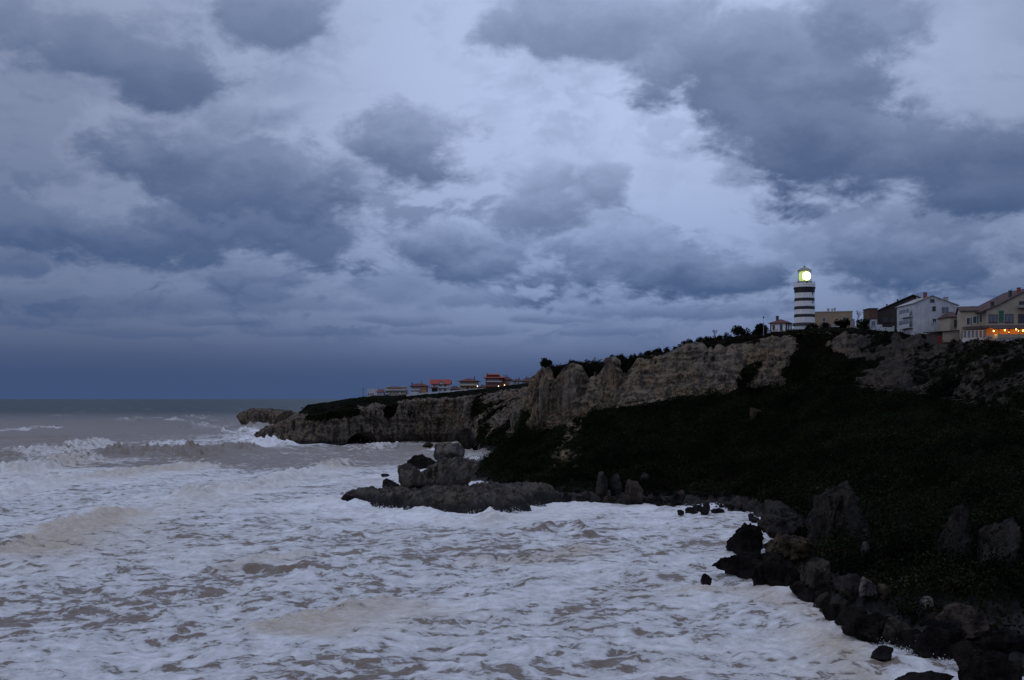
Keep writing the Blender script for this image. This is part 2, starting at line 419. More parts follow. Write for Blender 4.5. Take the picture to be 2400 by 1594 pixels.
tpar = np.concatenate([np.linspace(k, k + 1, c, endpoint=(k == 5)) for k, c in enumerate(tc)])   # 0 off-shore .. 1 foot .. 3 base .. 4 top .. 6 inland
# jagged crest of the cliff (measured along its top edge)
edge_px = [1240, 1256, 1266, 1272, 1282, 1290, 1298, 1304, 1312, 1318, 1340, 1362, 1374, 1384, 1394, 1406, 1414, 1422, 1440, 1450, 1456, 1470, 1478, 1484, 1500, 1515, 1526, 1540, 1560, 1585, 1610, 1640, 1656, 1664, 1672, 1684, 1700, 1716, 1740, 1770, 1800]
edge_py = [905, 892, 868, 860, 861, 872, 908, 902, 872, 858, 853, 858, 884, 890, 872, 886, 860, 838, 838, 846, 872, 880, 866, 846, 842, 848, 838, 842, 834, 822, 810, 808, 824, 816, 828, 812, 820, 812, 808, 800, 794]
crest = G[:, sum(tc[:4])]
crest_px = CX + crest[:, 0] / crest[:, 1] * F; crest_py = HY - (crest[:, 2] - CH) / crest[:, 1] * F
lift = (crest_py - np.interp(crest_px, edge_px, edge_py)) / F * crest[:, 1]
okm = sstep(crest_px, 1236, 1256) * (1 - sstep(crest_px, 1785, 1800)) * (crest[:, 1] > 290)
lift = np.where(okm > 0, lift * okm, 0) + (1 - okm) * fbm(np.stack([crest_px * .03, crest[:, 1] * .05, 0 * crest_px], 1), 4) * 1.3
wt = np.interp(tpar, [0, 3.35, 4, 4.45, 5, 6], [0, 0, 1, .55, .1, 0])
# deep notches also cut back into the face
G[:, :, 2] += lift[:, None] * wt[None]
notch = np.clip(-lift - .9, 0, 4)
G[:, :, 1] += (notch * 1.2)[:, None] * np.interp(tpar, [0, 3.3, 4, 4.3, 6], [0, 0, 1, .6, 0])[None]
N = grid_normals(G); N *= np.where(N[..., 1:2].mean() > 0, -1, 1)
Gf = G.reshape(-1, 3); tp = np.tile(tpar, nu)
cliff = np.interp(tp, [2.75, 3.05, 3.9, 4.12], [0, 1, 1, 0])
slope = np.interp(tp, [.9, 1.1, 2.8, 3.1], [0, 1, 1, 0])
plat = np.interp(tp, [4.0, 4.2], [0, 1])
pxs = CX + Gf[:, 0] / np.maximum(Gf[:, 1], 5) * F
big = fbm(Gf * (.055, .055, .018), 3); colm = ridged(Gf * (.16, .16, .045), 4); med = fbm(Gf * (.45, .45, .30), 4); fine = fbm(Gf * (1.5, 1.5, 1.1), 3)
stra = pnoise(np.stack([Gf[:, 0] * .05, Gf[:, 1] * .05, Gf[:, 2] * .9 + 1.2 * big], 1))
disp = cliff * (big * 1.9 + (colm - .6) * np.interp(pxs, [1380, 1520], [2.0, 1.0]) + med * .8 + fine * .36 + stra * .6)
disp += slope * (fbm(Gf * .07, 3) * 1.8 + med * .55 + fine * .15) * np.interp(tp, [1, 1.5], [.35, 1])
disp += plat * (med * .4 + big * .5)
rub = np.interp(tp, [.7, 1.0, 1.25, 1.5], [0, 1, 1, 0]); disp += rub * ((ridged(Gf * .45, 3) - .4) * .75 + fbm(Gf * 1.6, 2) * .25)
D = N.reshape(-1, 3) * disp[:, None]
hor = cliff[:, None]; D[:, 2] *= np.where(cliff > .5, .35, 1.0)
Gd = Gf + D
# vegetation: the talus slope, the plateau and the overgrown gully right of the lighthouse
lo = fbm(Gf * .045, 4)
veg = np.maximum(slope * 1.0, plat)
veg -= .48 * np.exp(-((pxs + lo * 60 - 1305) / 40)**2) * sstep(tp, 1.6, 2.0) * slope * sstep(-lo, -.6, .2)      # bare earth spur
veg -= .30 * sstep(lo, .25, .5) * slope
gw = np.interp(tp, [3.0, 3.6, 4.0], [84, 50, 30]); gully = np.exp(-np.abs((pxs + lo * 70 - 1925) / gw)**3)
veg = np.where(cliff > .3, np.maximum(veg, gully * 1.1), veg)
veg = np.where((cliff > .3), np.maximum(veg, .56 * sstep(pxs, 2060, 2160) * sstep(lo, -.15, .25)), veg)
veg = np.where((cliff > .3), np.maximum(veg, .75 * sstep(fbm(Gf * (.09, .09, .05) + 31, 3), .22, .5)), veg)
veg = np.where((cliff > .3) & (pxs > 2240), np.maximum(veg, .52), veg)
veg = veg - 1.2 * np.where(pxs > 1850, 1 - sstep(tp, 1.03, 1.14), 1 - sstep(tp, 1.05, 1.25))
stain_or_shade = np.clip(.85 * sstep(pxs, 1930, 2060) + .30 * sstep(pxs, 1700, 1900) + .25 * sstep(pxs, 2080, 2200), 0, 1.0)  # painted shade: cliff colour darkens towards the right
me = grid_mesh('cliff', Gd, nu, nv, {'veg': veg, 'painted_shade': stain_or_shade})
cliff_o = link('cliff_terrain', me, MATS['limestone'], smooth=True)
tag(cliff_o, 'main limestone cliff with overgrown slope below the lighthouse', kind='structure')
MAINV = Gd; MAIN_PX = CX + Gd[:, 0] / np.maximum(Gd[:, 1], 5) * F; MAIN_PY = HY - (Gd[:, 2] - CH) / np.maximum(Gd[:, 1], 5) * F
def hit(px, py, tol=5):
    m = (np.abs(MAIN_PX - px) < tol) & (np.abs(MAIN_PY - py) < tol) & (MAINV[:, 1] > 40)
    if not m.any(): return dsea(py) if py > HY + 20 else None
    d = MAINV[m, 1].min()
    return min(d, dsea(py)) if py > HY + 20 else d
def ground_z(x, y, V=None):
    V = MAINV if V is None else V
    r = (V[:, 0] - x)**2 + (V[:, 1] - y)**2
    k = np.argsort(r)[:12]; return float(V[k, 2].mean())

# --- far headland with the cave
def hsec(ft, base, top, inl):
    f = np.array([ft[0], ft[1], -.2]); b = np.array(base, float); t = np.array(top, float); i = np.array(inl, float)
    out = f - t; out[2] = 0; out /= np.linalg.norm(out) + 1e-6
    p1 = t + i * .3; p1[2] = t[2] + i[2]; p2 = t + i; p2[2] = t[2] + i[2] * 1.1
    return np.array([f + out * 10 + np.array([0, 0, -5.]), f, f * .5 + b * .5, b, t, p1, p2])
def hf(px, py): return foot(px, py)
HEAD = [
    hsec((-92, 690), (-88, 682, 6), (-60, 670, 17), (20, -20, 2)),
    hsec((-122, 590), (-118, 590, 5), W(742, 948, 600), (20, 10, 1)),
    hsec(hf(606, 1034), W(609, 1014, 546), W(735, 951, 580), (20, 30, 1)),
    hsec(hf(622, 1041), W(640, 1003, 520), W(758, 945, 562), (10, 60, 1)),
    hsec(hf(700, 1043), W(716, 982, 512), W(790, 939, 552), (10, 70, 1)),
    hsec(hf(780, 1042), W(788, 966, 512), W(835, 934, 548), (0, 80, 1)),
    hsec(hf(860, 1040), W(862, 957, 522), W(880, 933, 548), (0, 90, 1.5)),
    hsec(hf(930, 1038), W(930, 948, 530), W(940, 931, 552), (0, 90, 1.0)),
    hsec(hf(1000, 1037), W(1000, 938, 534), W(1004, 926, 552), (0, 90, 1.0)),
    hsec(hf(1065, 1038), W(1066, 934, 526), W(1068, 920, 546), (0, 90, 1.0)),
    hsec(hf(1118, 1050), W(1126, 926, 512), W(1130, 914, 540), (0, 90, 1.2)),
    hsec(hf(1165, 1062), W(1196, 918, 506), W(1200, 906, 535), (0, 90, 1.2)),
    hsec(hf(1230, 1075), W(1260, 912, 500), W(1262, 900, 525), (0, 90, 1.2)),
    hsec((20, 420), (30, 480, 22), (32, 520, 28), (10, 100, 1.2)),
    hsec((60, 430), (70, 490, 24), (72, 530, 30), (10, 100, 1.2)),
]
hcs = [20, 34, 40, 60, 60, 60, 60, 60, 60, 56, 52, 50, 20, 20]
H = catmull(np.array(HEAD).reshape(len(HEAD), -1), hcs).reshape(-1, 7, 3)
htc = [5, 44, 56, 24, 14, 10]
H = np.stack([linrows(h, htc) for h in H]); hu, hv = H.shape[:2]
htp = np.tile(np.concatenate([np.linspace(k, k + 1, c, endpoint=(k == 5)) for k, c in enumerate(htc)]), hu)
HN = grid_normals(H).reshape(-1, 3); Hf = H.reshape(-1, 3)
hpx = CX + Hf[:, 0] / Hf[:, 1] * F; hpy = HY - (Hf[:, 2] - CH) / Hf[:, 1] * F
if HN[(htp > 1.5) & (htp < 2.5), 1].mean() > 0: HN = -HN
hcl = np.interp(htp, [.9, 1.0, 2.9, 3.3], [.4, 1, 1, 0]); hpl = np.interp(htp, [3.0, 3.4], [0, 1])
fan = sstep(hpx, 1075, 1130)
hb = fbm(Hf * (.03, .03, .012), 3); hcn = ridged(Hf * (.11, .11, .028), 4); hm = fbm(Hf * (.3, .3, .2), 4)
upper = np.interp(htp, [1.5, 2.2, 3.0], [.25, 1, 1])
hd = hcl * (hb * 3.2 + (hcn - .6) * 3.6 * upper * (1 - .5 * fan) + hm * 1.5 + fbm(Hf, 3) * .5) + hpl * (hm * .5 + hb * .4)
bed = pnoise(np.stack([Hf[:, 0] * .03, Hf[:, 1] * .03, Hf[:, 2] * .55 + hb * 1.5 + Hf[:, 0] * .02], 1)); hd += hcl * bed * .8
hd -= 7.0 * np.interp(htp, [1.0, 1.15, 1.6], [1, .8, 0]) * np.exp(-((hpx - 960) / 140)**2) * .55            # undercut foot
cave = np.clip(1 - ((hpx - 850) / 36)**2 - (np.clip(1040 - hpy, -30, 400) / 27)**2, 0, 1)
hd -= 22 * sstep(cave, 0.02, .30)
HD = HN * hd[:, None]; HD[:, 2] *= np.where(hcl > .5, .4, 1)
Hd = Hf + HD
hlo = fbm(Hf * .03, 4)
hveg = np.maximum(hpl, .62 * fan * np.interp(htp, [1, 1.5, 2.6, 2.9], [.9, 1, .7, .3]) + fan * hlo * .9)
hveg = np.maximum(hveg, .80 * np.interp(htp, [1.9, 2.6], [0, 1]) * sstep(hcn, .75, .25))
hveg = np.maximum(hveg, sstep(hpx, 705, 740) * (1 - sstep(hpx, 800, 880)) * np.interp(htp, [2.35, 2.75], [0, 1]))
hveg = np.where(hpx < 700, hveg - .8, hveg)
me = grid_mesh('headland', Hd, hu, hv, {'veg': hveg})
tag(link('headland_terrain', me, MATS['headland_rock'], smooth=True), 'far rocky headland with a sea cave and houses on top', kind='structure')

# ------------------------------------------------------------------ sea
BREAK = [  # crest line (photo px), height, width, foam, tan, foam length down the face
    ([(0, 1076), (100, 1060), (168, 1052), (267, 1041)], 1.5, 5, 1.0, .35, 16),
    ([(0, 1116), (130, 1092), (228, 1072)], 1.7, 5, 1.0, .55, 15),
    ([(228, 1072), (300, 1062), (400, 1066), (520, 1078)], 1.9, 7, -.55, 0, 16),
    ([(470, 1068), (560, 1052), (620, 1056)], 1.5, 7, -.45, 0, 14),
    ([(-60, 1180), (0, 1163), (114, 1132), (213, 1122), (324, 1108), (470, 1094), (600, 1092)], 1.0, 4, .9, .6, 9),
    ([(381, 1186), (469, 1153), (572, 1149), (705, 1113), (835, 1077)], 1.1, 4, .9, .55, 8),
    ([(-40, 1310), (0, 1296), (133, 1243), (252, 1203), (330, 1192)], .75, 2.6, .85, .8, 8),
    ([(480, 1352), (534, 1337), (661, 1307), (773, 1299)], .7, 2.2, .6, .7, 4),
    ([(560, 1340), (620, 1336), (680, 1345)], .6, 2.0, -.40, 0, 5),
    ([(690, 1345), (720, 1330), (770, 1350)], .5, 1.5, -.35, 0, 4),
    ([(560, 1500), (640, 1470), (793, 1437), (930, 1402)], .8, 2.0, .75, 1.0, 9),
    ([(1230, 1250), (1290, 1238), (1345, 1236), (1385, 1262)], .8, 2.4, -.3, .7, 4),
    ([(1050, 1312), (1150, 1306), (1290, 1300), (1380, 1272)], .5, 2.0, .2, .6, 4),
    ([(700, 1190), (780, 1176), (860, 1168)], .7, 3, .8, .3, 6),
    ([(1000, 1222), (1100, 1226), (1200, 1212)], .6, 2.5, .9, .3, 5),
    ([(850, 1058), (900, 1050), (960, 1052)], 1.2, 5, .9, .3, 9),
    ([(420, 1006), (500, 998), (600, 998)], 1.8, 9, 1.0, 0, 30),
    ([(560, 1030), (620, 1046), (700, 1048)], 1.2, 6, 1.0, 0, 12),
    ([(268, 989), (300, 984), (345, 986)], 1.8, 8, 1.0, .1, 26),
    ([(395, 990), (420, 984), (442, 984)], 1.8, 8, 1.0, .2, 22),
    ([(443, 982), (465, 977), (488, 980)], 1.8, 9, 1.0, .1, 26),
    ([(120, 977), (165, 975)], 1.2, 8, .8, 0, 14), ([(220, 984), (238, 984)], 1.0, 8, .7, 0, 12), ([(150, 958), (156, 957)], 1.5, 12, .7, 0, 30),
    ([(0, 1006), (90, 1003), (150, 1006)], 1.2, 8, .45, 0, 12), ([(330, 1046), (420, 1042), (470, 1040)], 1.0, 5, .7, .1, 9),
    ([(500, 1016), (580, 1012), (612, 1016)], 1.2, 6, 1.0, 0, 20),
]
SURGE = [(1640, 1385), (1780, 1392), (1880, 1440), (1950, 1510), (1990, 1594), (2000, 1650)]
az_in = np.linspace(-R(26.5), R(26.5), 720); az_out = np.linspace(R(26.5), R(58), 40)[1:]
azs = np.concatenate([-az_out[::-1], az_in, az_out])
near = np.linspace(14, 70, 40)[:-1]
mid = CH * F / np.linspace(CH * F / 70, CH * F / 620, 620)
far = np.geomspace(620, 60000, 150)[1:]
rad = np.concatenate([near, mid, far])
RR, AA = np.meshgrid(rad, azs, indexing='ij')
X = (RR * np.tan(AA)).ravel().astype(np.float32); Y = RR.ravel().astype(np.float32)      # rows at equal depth
z0 = np.zeros_like(X); P2 = np.stack([X, Y, z0], 1)
sw = .77 * X - .64 * Y
wv = fbm(P2 * .012, 2) * 14
fadef = 1 - sstep(Y, 2500, 9000)
offs = sstep(Y, 260, 520)
Z = (.30 + .75 * offs) * (1 - np.abs(np.sin((sw + wv) * math.pi / 58)))**1.6 + (.15 + .35 * offs) * np.sin((sw * .9 + .5 * X + wv * 1.3) * 2 * math.pi / 37)
Z -= .25
chop = fbm(P2 * (.11, .11, 1), 4, .55); rip = ridged(P2 * (.30, .30, 1), 3)
nearf = 1 - sstep(Y, 500, 1500)
Z += chop * .55 + rip * .16 * nearf + fbm(P2 * 1.1, 2) * .10 * (1 - sstep(Y, 200, 420))
Z *= fadef
px = CX + X / Y * F; py = HY + CH / Y * F
lowf = fbm(P2 * .022, 3)
cov = .765 + .05 * sstep(Y, 190, 240) - .54 * sstep(Y, 315, 350) + .22 * sstep(Y, 470, 500) * sstep(X, -130, -90) - .25 * sstep(Y, 480, 640) * (1 - sstep(X, -190, -120)) - .06 * sstep(Y, 600, 900)
lines = fbm(np.stack([(.64 * X + .77 * Y) * .011, sw * .055 + lowf * .5, z0], 1), 3)      # long foam lines lying along the crests
cov += lowf * .13 + lines * .17 * (1 - sstep(Y, 500, 900))
Z += np.clip(lines, -.2, 1) * .45 * fadef
cov -= .07 * np.exp(-((X + 26) / 26)**2 - ((Y - 128) / 20)**2) + .10 * np.exp(-((X + 40) / 25)**2 - ((Y - 105) / 16)**2) + .14 * np.exp(-((X - 2) / 20)**2 - ((Y - 150) / 9)**2)
cov -= .10 * np.exp(-((X + 75) / 25)**2 - ((Y - 165) / 25)**2)
cov += .45 * np.exp(-((X + 150) / 45)**2 - ((Y - 640) / 120)**2) + .35 * np.exp(-((X + 120) / 30)**2 - ((Y - 520) / 60)**2)
cov += .50 * np.exp(-((X + 5) / 35)**2 - ((Y - 215) / 22)**2)
cov += .35 * np.exp(-((X + 10) / 30)**2 - ((Y - 330) / 40)**2)
tan = np.clip(lowf * .5, 0, .25) * (1 - offs)
trav = np.array([.77, -.64])
nW = fbm(P2 * (.16, .16, 1) + 5.5, 3); nL = fbm(P2 * .5, 3); nH = fbm(P2 * .35, 3)
def seg_dist(pts, sel=slice(None)):
    X, Y = globals()['X'][sel], globals()['Y'][sel]
    """distance along travel direction (n>0 ahead of the crest) and closeness along the crest"""
    best = np.full(len(X), 1e9, np.float32); nn = np.zeros_like(best); uu = np.zeros_like(best)
    L = np.concatenate([[0], np.cumsum(np.linalg.norm(np.diff(pts, axis=0), axis=1))])
    for k in range(len(pts) - 1):
        a, b = pts[k], pts[k + 1]; ab = b - a; l2 = ab @ ab
        s = np.clip(((X - a[0]) * ab[0] + (Y - a[1]) * ab[1]) / l2, 0, 1)
        ex, ey = X - (a[0] + s * ab[0]), Y - (a[1] + s * ab[1]); d = np.hypot(ex, ey)
        nrm = np.array([ab[1], -ab[0]]) / math.sqrt(l2)
        if nrm @ trav < 0: nrm = -nrm
        sg = ex * nrm[0] + ey * nrm[1]
        m = d < best; best = np.where(m, d, best); nn = np.where(m, np.where(sg >= 0, d, -d), nn); uu = np.where(m, (L[k] + s * math.sqrt(l2)) / L[-1], uu)
    return best, nn, uu
for pts, h, w, fo, ta, fl in BREAK:
    P3 = np.array([foot(*p) for p in pts])
    lo_, hi_ = P3.min(0) - 6 * w - fl, P3.max(0) + 6 * w + fl
    sel = np.nonzero((X > lo_[0]) & (X < hi_[0]) & (Y > lo_[1]) & (Y < hi_[1]))[0]
    d, n, u = seg_dist(P3, sel)
    n = n + nW[sel] * w * .8
    endf = sstep(u, 0, .14) * (1 - sstep(u, .86, 1.0)) * (np.abs(n) >= .8 * d - 3 * w)
    prof = np.where(n < 0, np.exp(-(n / (1.6 * w))**2), np.exp(-(n / (.75 * w))**2))
    lump = 1 + .8 * nL[sel] + .12 * rip[sel]
    Z[sel] += h * np.interp(P3[:, 1].mean(), [90, 260, 330], [.62, 1.0, 1.4]) * prof * endf * lump
    if fo > 0:
        ff = np.where(n < 0, np.exp(-(n / (.6 * w))**2), np.exp(-np.clip(n / fl, 0, 9)**2)) * endf
        cov[sel] += fo * np.interp(P3[:, 1].mean(), [100, 240], [.22, .50]) * ff; tan[sel] += 1.35 * ta * ff * (.75 + .5 * lowf[sel])
    else:
        ff = np.exp(-((n - .5 * w) / (1.1 * w))**2) * endf
        cov[sel] += fo * ff
P3 = np.array([foot(*p) for p in SURGE]); d, n, u = seg_dist(P3)
g = np.exp(-((d + fbm(P2 * .3, 3)) / 3.0)**2); Z += .35 * g * (1 + .6 * fbm(P2 * .8, 2)); tan += .70 * g * (.8 + .9 * fbm(P2 * .12, 2)); cov += .02 * g
# random far whitecaps
rs = np.random.RandomState(3)
wc = fbm(np.stack([X * .012 + .3, Y * .006, z0], 1), 4, .6); cov += .65 * sstep(wc, .52, .78) * sstep(Y, 520, 700) * (1 - sstep(Y, 1500, 5000))
cov = np.where(Y > 560, np.minimum(cov, 1), cov)
# surf heaped against rock and shore
def heap(cx, cy, r, h, c=.5):
    global Z, cov
    q = np.exp(-(((X - cx)**2 + (Y - cy)**2) / r**2)); Z = Z + h * q * (1 + .9 * nH); cov = cov + c * q
for (hx, hy, r, h) in [(592, 1004, 14, 6.0), (575, 1010, 12, 2.0), (640, 1046, 6, 1.8), (668, 1047, 5, 1.6), (618, 1046, 5, 1.5), (812, 1186, 4, 1.0), (1040, 1218, 4, .9), (1150, 1215, 4, .7),
                       (985, 1205, 4, .9), (1120, 1085, 5, 2.0), (1005, 1060, 5, 1.0), (1755, 1345, 2.5, .5), (1850, 1400, 2, .5), (540, 1000, 10, 1.5), (900, 1046, 8, 1.2)]:
    a, b = foot(hx, hy); heap(a, b, r, h)
deep = sstep(Y, 620, 1900)
me = grid_mesh('sea', np.stack([X, Y, Z], 1), len(rad), len(azs), {'foam': np.clip(cov, -.5, 1.12), 'tan': np.clip(tan, 0, 1), 'deep': deep})
m, t, b = principled('sea_water')
pos = t.node('ShaderNodeNewGeometry').outputs['Position']
fo = t.node('ShaderNodeAttribute', attribute_name='foam').outputs['Fac']; ta = t.node('ShaderNodeAttribute', attribute_name='tan').outputs['Fac']; de = t.node('ShaderNodeAttribute', attribute_name='deep').outputs['Fac']
p2 = t.vec('MULTIPLY', pos, (1, 1, .0))
wp = t.vec('ADD', p2, t.scale(t.vec('SUBTRACT', t.noise(p2, .09, 4, .55, 0, 'Color'), (.5, .5, .5)), 9.0))
# streaks drawn out along the crests (rotated so that u runs along a crest)
rot = t.node('ShaderNodeVectorRotate', rotation_type='Z_AXIS'); t.put(rot.inputs['Vector'], wp); rot.inputs['Angle'].default_value = R(-36)
sv = t.vec('MULTIPLY', rot.outputs[0], (.55, 1.25, 1))
nA = t.noise(sv, .16, 5, .55, .2); nB = t.noise(t.vec('MULTIPLY', wp, (.75, .9, 1)), .66, 6, .60, .15); nC = t.noise(p2, 2.4, 5, .7, .4)
nn = t.math('ADD', t.math('MULTIPLY', nA, .32), t.math('ADD', t.math('MULTIPLY', nB, .52), t.math('MULTIPLY', nC, .16)))
nz = t.smooth(nn, .38, .62, 0.0, 1.0, 'LINEAR')
fac = t.math('ADD', t.math('SUBTRACT', fo, .5), nz)      # coverage + pattern
mask = t.smooth(fac, .42, .62)
thin = t.smooth(fac, .30, 1.45)
water = t.mix(de, (.205, .158, .118), (.016, .034, .034))
water = t.mix(t.smooth(t.noise(p2, .05, 4, .6), .4, .65, 0, .35), water, t.mix(de, (.155, .12, .092), (.030, .040, .040)))
foamc = t.mix(thin, (.50, .49, .485), (.88, .88, .88))
nD = t.noise(t.vec('MULTIPLY', sv, (.7, 1.6, 1)), 1.5, 6, .7, .8)          # torn, drawn-out lacing inside the foam
foamc = t.mix(t.math('MULTIPLY', ta, t.smooth(nD, .30, .66, .45, 1.0)), foamc, (.50, .415, .31))
foamc = t.mix(t.smooth(nD, .52, .70, 0, .24), foamc, (.36, .32, .29))
foamc = t.mix(t.smooth(nC, .56, .72, 0, .22), foamc, (.40, .36, .33))
cc = t.mix(mask, water, foamc)
t.put(b.inputs['Base Color'], cc)
t.put(b.inputs['Roughness'], t.smooth(mask, 0, 1, .34, .95, 'LINEAR')); b.inputs['IOR'].default_value = 1.33
t.put(b.inputs['Specular IOR Level'], t.math('MULTIPLY', t.smooth(mask, 0, 1, .42, .08, 'LINEAR'), t.smooth(de, 0, 1, 1.0, .22, 'LINEAR')))
bp = t.node('ShaderNodeBump'); bp.inputs['Distance'].default_value = .5; bp.inputs['Strength'].default_value = .75
hh = t.math('ADD', t.math('MULTIPLY', nB, .6), t.math('ADD', t.math('MULTIPLY', nC, .22), t.math('ADD', t.math('MULTIPLY', mask, .15), t.math('MULTIPLY', nD, .30)))); t.put(bp.inputs['Height'], hh)
t.l.new(bp.outputs[0], b.inputs['Normal'])
sea = link('sea', me, m, smooth=True); tag(sea, 'rough foaming brown sea running into the bay', kind='structure')
#__PART2__
# ------------------------------------------------------------------ rocks
import bmesh
_ico = {}
def ico(n):
    if n not in _ico:
        bm = bmesh.new(); bmesh.ops.create_icosphere(bm, subdivisions=n, radius=1)
        _ico[n] = (np.array([v.co[:] for v in bm.verts]), np.array([[v.index for v in f.verts] for f in bm.faces])); bm.free()
    return _ico[n]
def rock_mesh(name, sx, sy, sz, seed, sub=4, cuts=16, rough=.16, box=.8, lean=0.0):
    rs = np.random.RandomState(seed); V, q = ico(sub); V = V.copy()
    V = np.sign(V) * np.abs(V)**box
    V *= 1 + (fbm(V * 1.1 + seed * 3.1, 2) * rough * 1.6)[:, None]
    for k in range(cuts):
        n = rs.normal(size=3); n[2] *= .8; n /= np.linalg.norm(n); off = rs.uniform(.50, .95)
        e = V @ n - off; V = V - np.where(e > 0, e * .94, 0)[:, None] * n
    V = V * (sx, sy, sz)
    s_ = max(.5, .5 * (sx + sz) / 2)
    nrm = V / (np.linalg.norm(V, axis=1)[:, None] + 1e-6)
    V += nrm * ((ridged(V / s_ * .8 + seed, 4, .55) - .7) * rough * s_ * 1.0 + fbm(V * .9 + seed, 4, .6) * min(.40, .16 * s_))[:, None]
    V += fbm(V * 1.7 + seed + 50, 3, .6)[:, None] * nrm[:, [1, 2, 0]] * min(.25, .10 * s_)
    V[:, 0] += lean * V[:, 2]
    me = bpy.data.meshes.new(name); fast_mesh(me, V, q); return me
def rock(name, label, x0, x1, y0, y1, mat, seed, d=None, cat='boulder', group=None, sub=5, depth=.9, sink=.25, rz=None, **kw):
    xm = (x0 + x1) / 2
    if d is None: d = hit(xm, y1, 6)
    w = (x1 - x0) / F * d / 2; h = (y1 - y0) / F * d
    zc = CH + (HY - (y0 + y1) / 2) / F * d - h * sink / 2
    me = rock_mesh(name, w * 1.06, max(w, .4) * depth, h * (.5 + sink / 2) * 1.06, seed, sub, **kw)
    o = link(name, me, MATS[mat], smooth=True)
    o.location = ((xm - CX) / F * d, d + w * depth * .6, zc); o.rotation_euler = (0, 0, rz if rz is not None else (seed * .7) % .9 - .45)
    return tag(o, label, cat, group)

rock('islet', 'low rocky islet off the far tip of the headland', 545, 690, 964, 1001, 'headland_rock', 11, d=820, cat='islet', sub=5, sink=1.3, rough=.10, box=.42, cuts=4, rz=0)
# rock shelf
lobes = [(-25.5, 222, 8.5, 3.4, 2.6, .15), (-19, 216, 9, 4.0, 2.2, -.1), (-9.5, 209, 10.5, 8.5, 3.4, -.30), (-3, 211, 6.5, 5, 2.4, -.4), (-4, 221, 9, 6, 3.3, .1), (3.0, 226, 6.5, 5.0, 3.2, .2), (-12, 226, 10, 3.5, 2.6, .0)]
gx, gy = np.meshgrid(np.linspace(-38, 14, 300), np.linspace(192, 238, 230), indexing='ij'); gx, gy = gx.ravel(), gy.ravel()
gp = np.stack([gx, gy, 0 * gx], 1); wx = gx + fbm(gp * .25, 3) * 1.8; wy = gy + fbm(gp * .25 + 40, 3) * 1.8
zz_ = np.full_like(gx, -3.)
for (lx, ly, rx, ry, h, a) in lobes:
    u = ((wx - lx) * math.cos(a) + (wy - ly) * math.sin(a)) / rx; v = (-(wx - lx) * math.sin(a) + (wy - ly) * math.cos(a)) / ry
    r2 = u * u + v * v; zz_ = np.maximum(zz_, np.where(r2 < 2.2, h * (1.0 - r2**1.8 * .75), -3))
zz_ += np.where(zz_ > -2.5, (ridged(gp * .32, 4) - .6) * .75 + fbm(gp * .9, 3) * .35, 0)
keep = zz_ > -1.4
me = grid_mesh('rock_shelf', np.stack([gx, gy, np.maximum(zz_, -1.5)], 1), 300, 230)
bm = bmesh.new(); bm.from_mesh(me); bmesh.ops.delete(bm, geom=[v for v in bm.verts if v.co.z < -1.45], context='VERTS'); bm.to_mesh(me); bm.free()
tag(link('rock_shelf', me, MATS['shelf_rock'], smooth=True), 'long low wave-washed rock shelf jutting into the bay', 'rock shelf')

rock('boulder', 'large balanced grey boulder perched on the rocks left of the slope', 1016, 1086, 1032, 1082, 'boulder_pale', 21, d=256, sub=5, sink=.1, box=.75, rough=.12)
rock('boulder', 'broad brown slab under the balanced grey boulder', 980, 1124, 1078, 1144, 'shelf_rock', 5, d=250, sub=6, sink=.3, depth=.6, box=.9, lean=.5, rough=.2)
rock('boulder', 'upright pointed brown block beside the broad brown slab', 932, 986, 1092, 1146, 'shelf_rock', 9, d=246, sub=5, sink=.2, box=.8)
rock('boulder', 'small reddish dark rock in foam left of the upright block', 892, 938, 1126, 1147, 'boulder_dark', 13, d=dsea(1144), sub=4)
rock('boulder', 'tiny flat dark rock awash in foam above the rock shelf', 890, 915, 1112, 1121, 'boulder_dark', 14, d=dsea(1120), sub=3)
rock('reef', 'thin dark reef with foam running off left of balanced boulder', 948, 1030, 1070, 1100, 'boulder_dark', 15, d=dsea(1096) * .98, cat='reef', sub=4, depth=.7, box=.9)
rock('boulder', 'rounded grey boulder behind the balanced one at the back bay', 1062, 1118, 1006, 1044, 'boulder_grey', 16, d=390, sub=4, box=.9, rough=.10)
rock('boulder', 'pale rounded crag on the overgrown slope of the back bay', 1194, 1226, 957, 998, 'boulder_pale', 17, d=430, sub=4, box=.9, rough=.12)
rock('boulder', 'small grey rock at waterline of the back bay', 990, 1016, 1034, 1048, 'boulder_grey', 18, d=470, sub=3)
rock('boulder', 'dark low rock in surf between back bay boulders', 1102, 1134, 1034, 1052, 'boulder_dark', 19, d=440, sub=3)
rock('boulder', 'low dark reef ledge at left tip of rock shelf', 800, 850, 1160, 1186, 'boulder_dark', 20, d=dsea(1184), sub=4, cat='reef')
rock('rock_pinnacle', 'slender pale rock pillar below the crooked cliff-top tree', 1240, 1266, 930, 1018, 'limestone', 22, d=306, cat='pinnacle', sub=4, sink=.1, box=.85, rough=.14, lean=.12)
rock('rock_pinnacle', 'leaning pinnacle carrying the crooked tree at cliff end', 1266, 1293, 884, 990, 'limestone', 23, d=304, cat='pinnacle', sub=5, sink=.1, box=.8, rough=.16)
rock('rock_pinnacle', 'blocky crag standing right of the leaning pinnacle', 1308, 1372, 868, 985, 'limestone', 24, d=303, cat='pinnacle', sub=5, sink=.1, box=.72, rough=.15)
rock('rock_pinnacle', 'rounded crag rising above the cliff edge with tree behind', 1412, 1453, 846, 930, 'limestone', 25, d=299, cat='pinnacle', sub=5, sink=.1, box=.8, rough=.15)
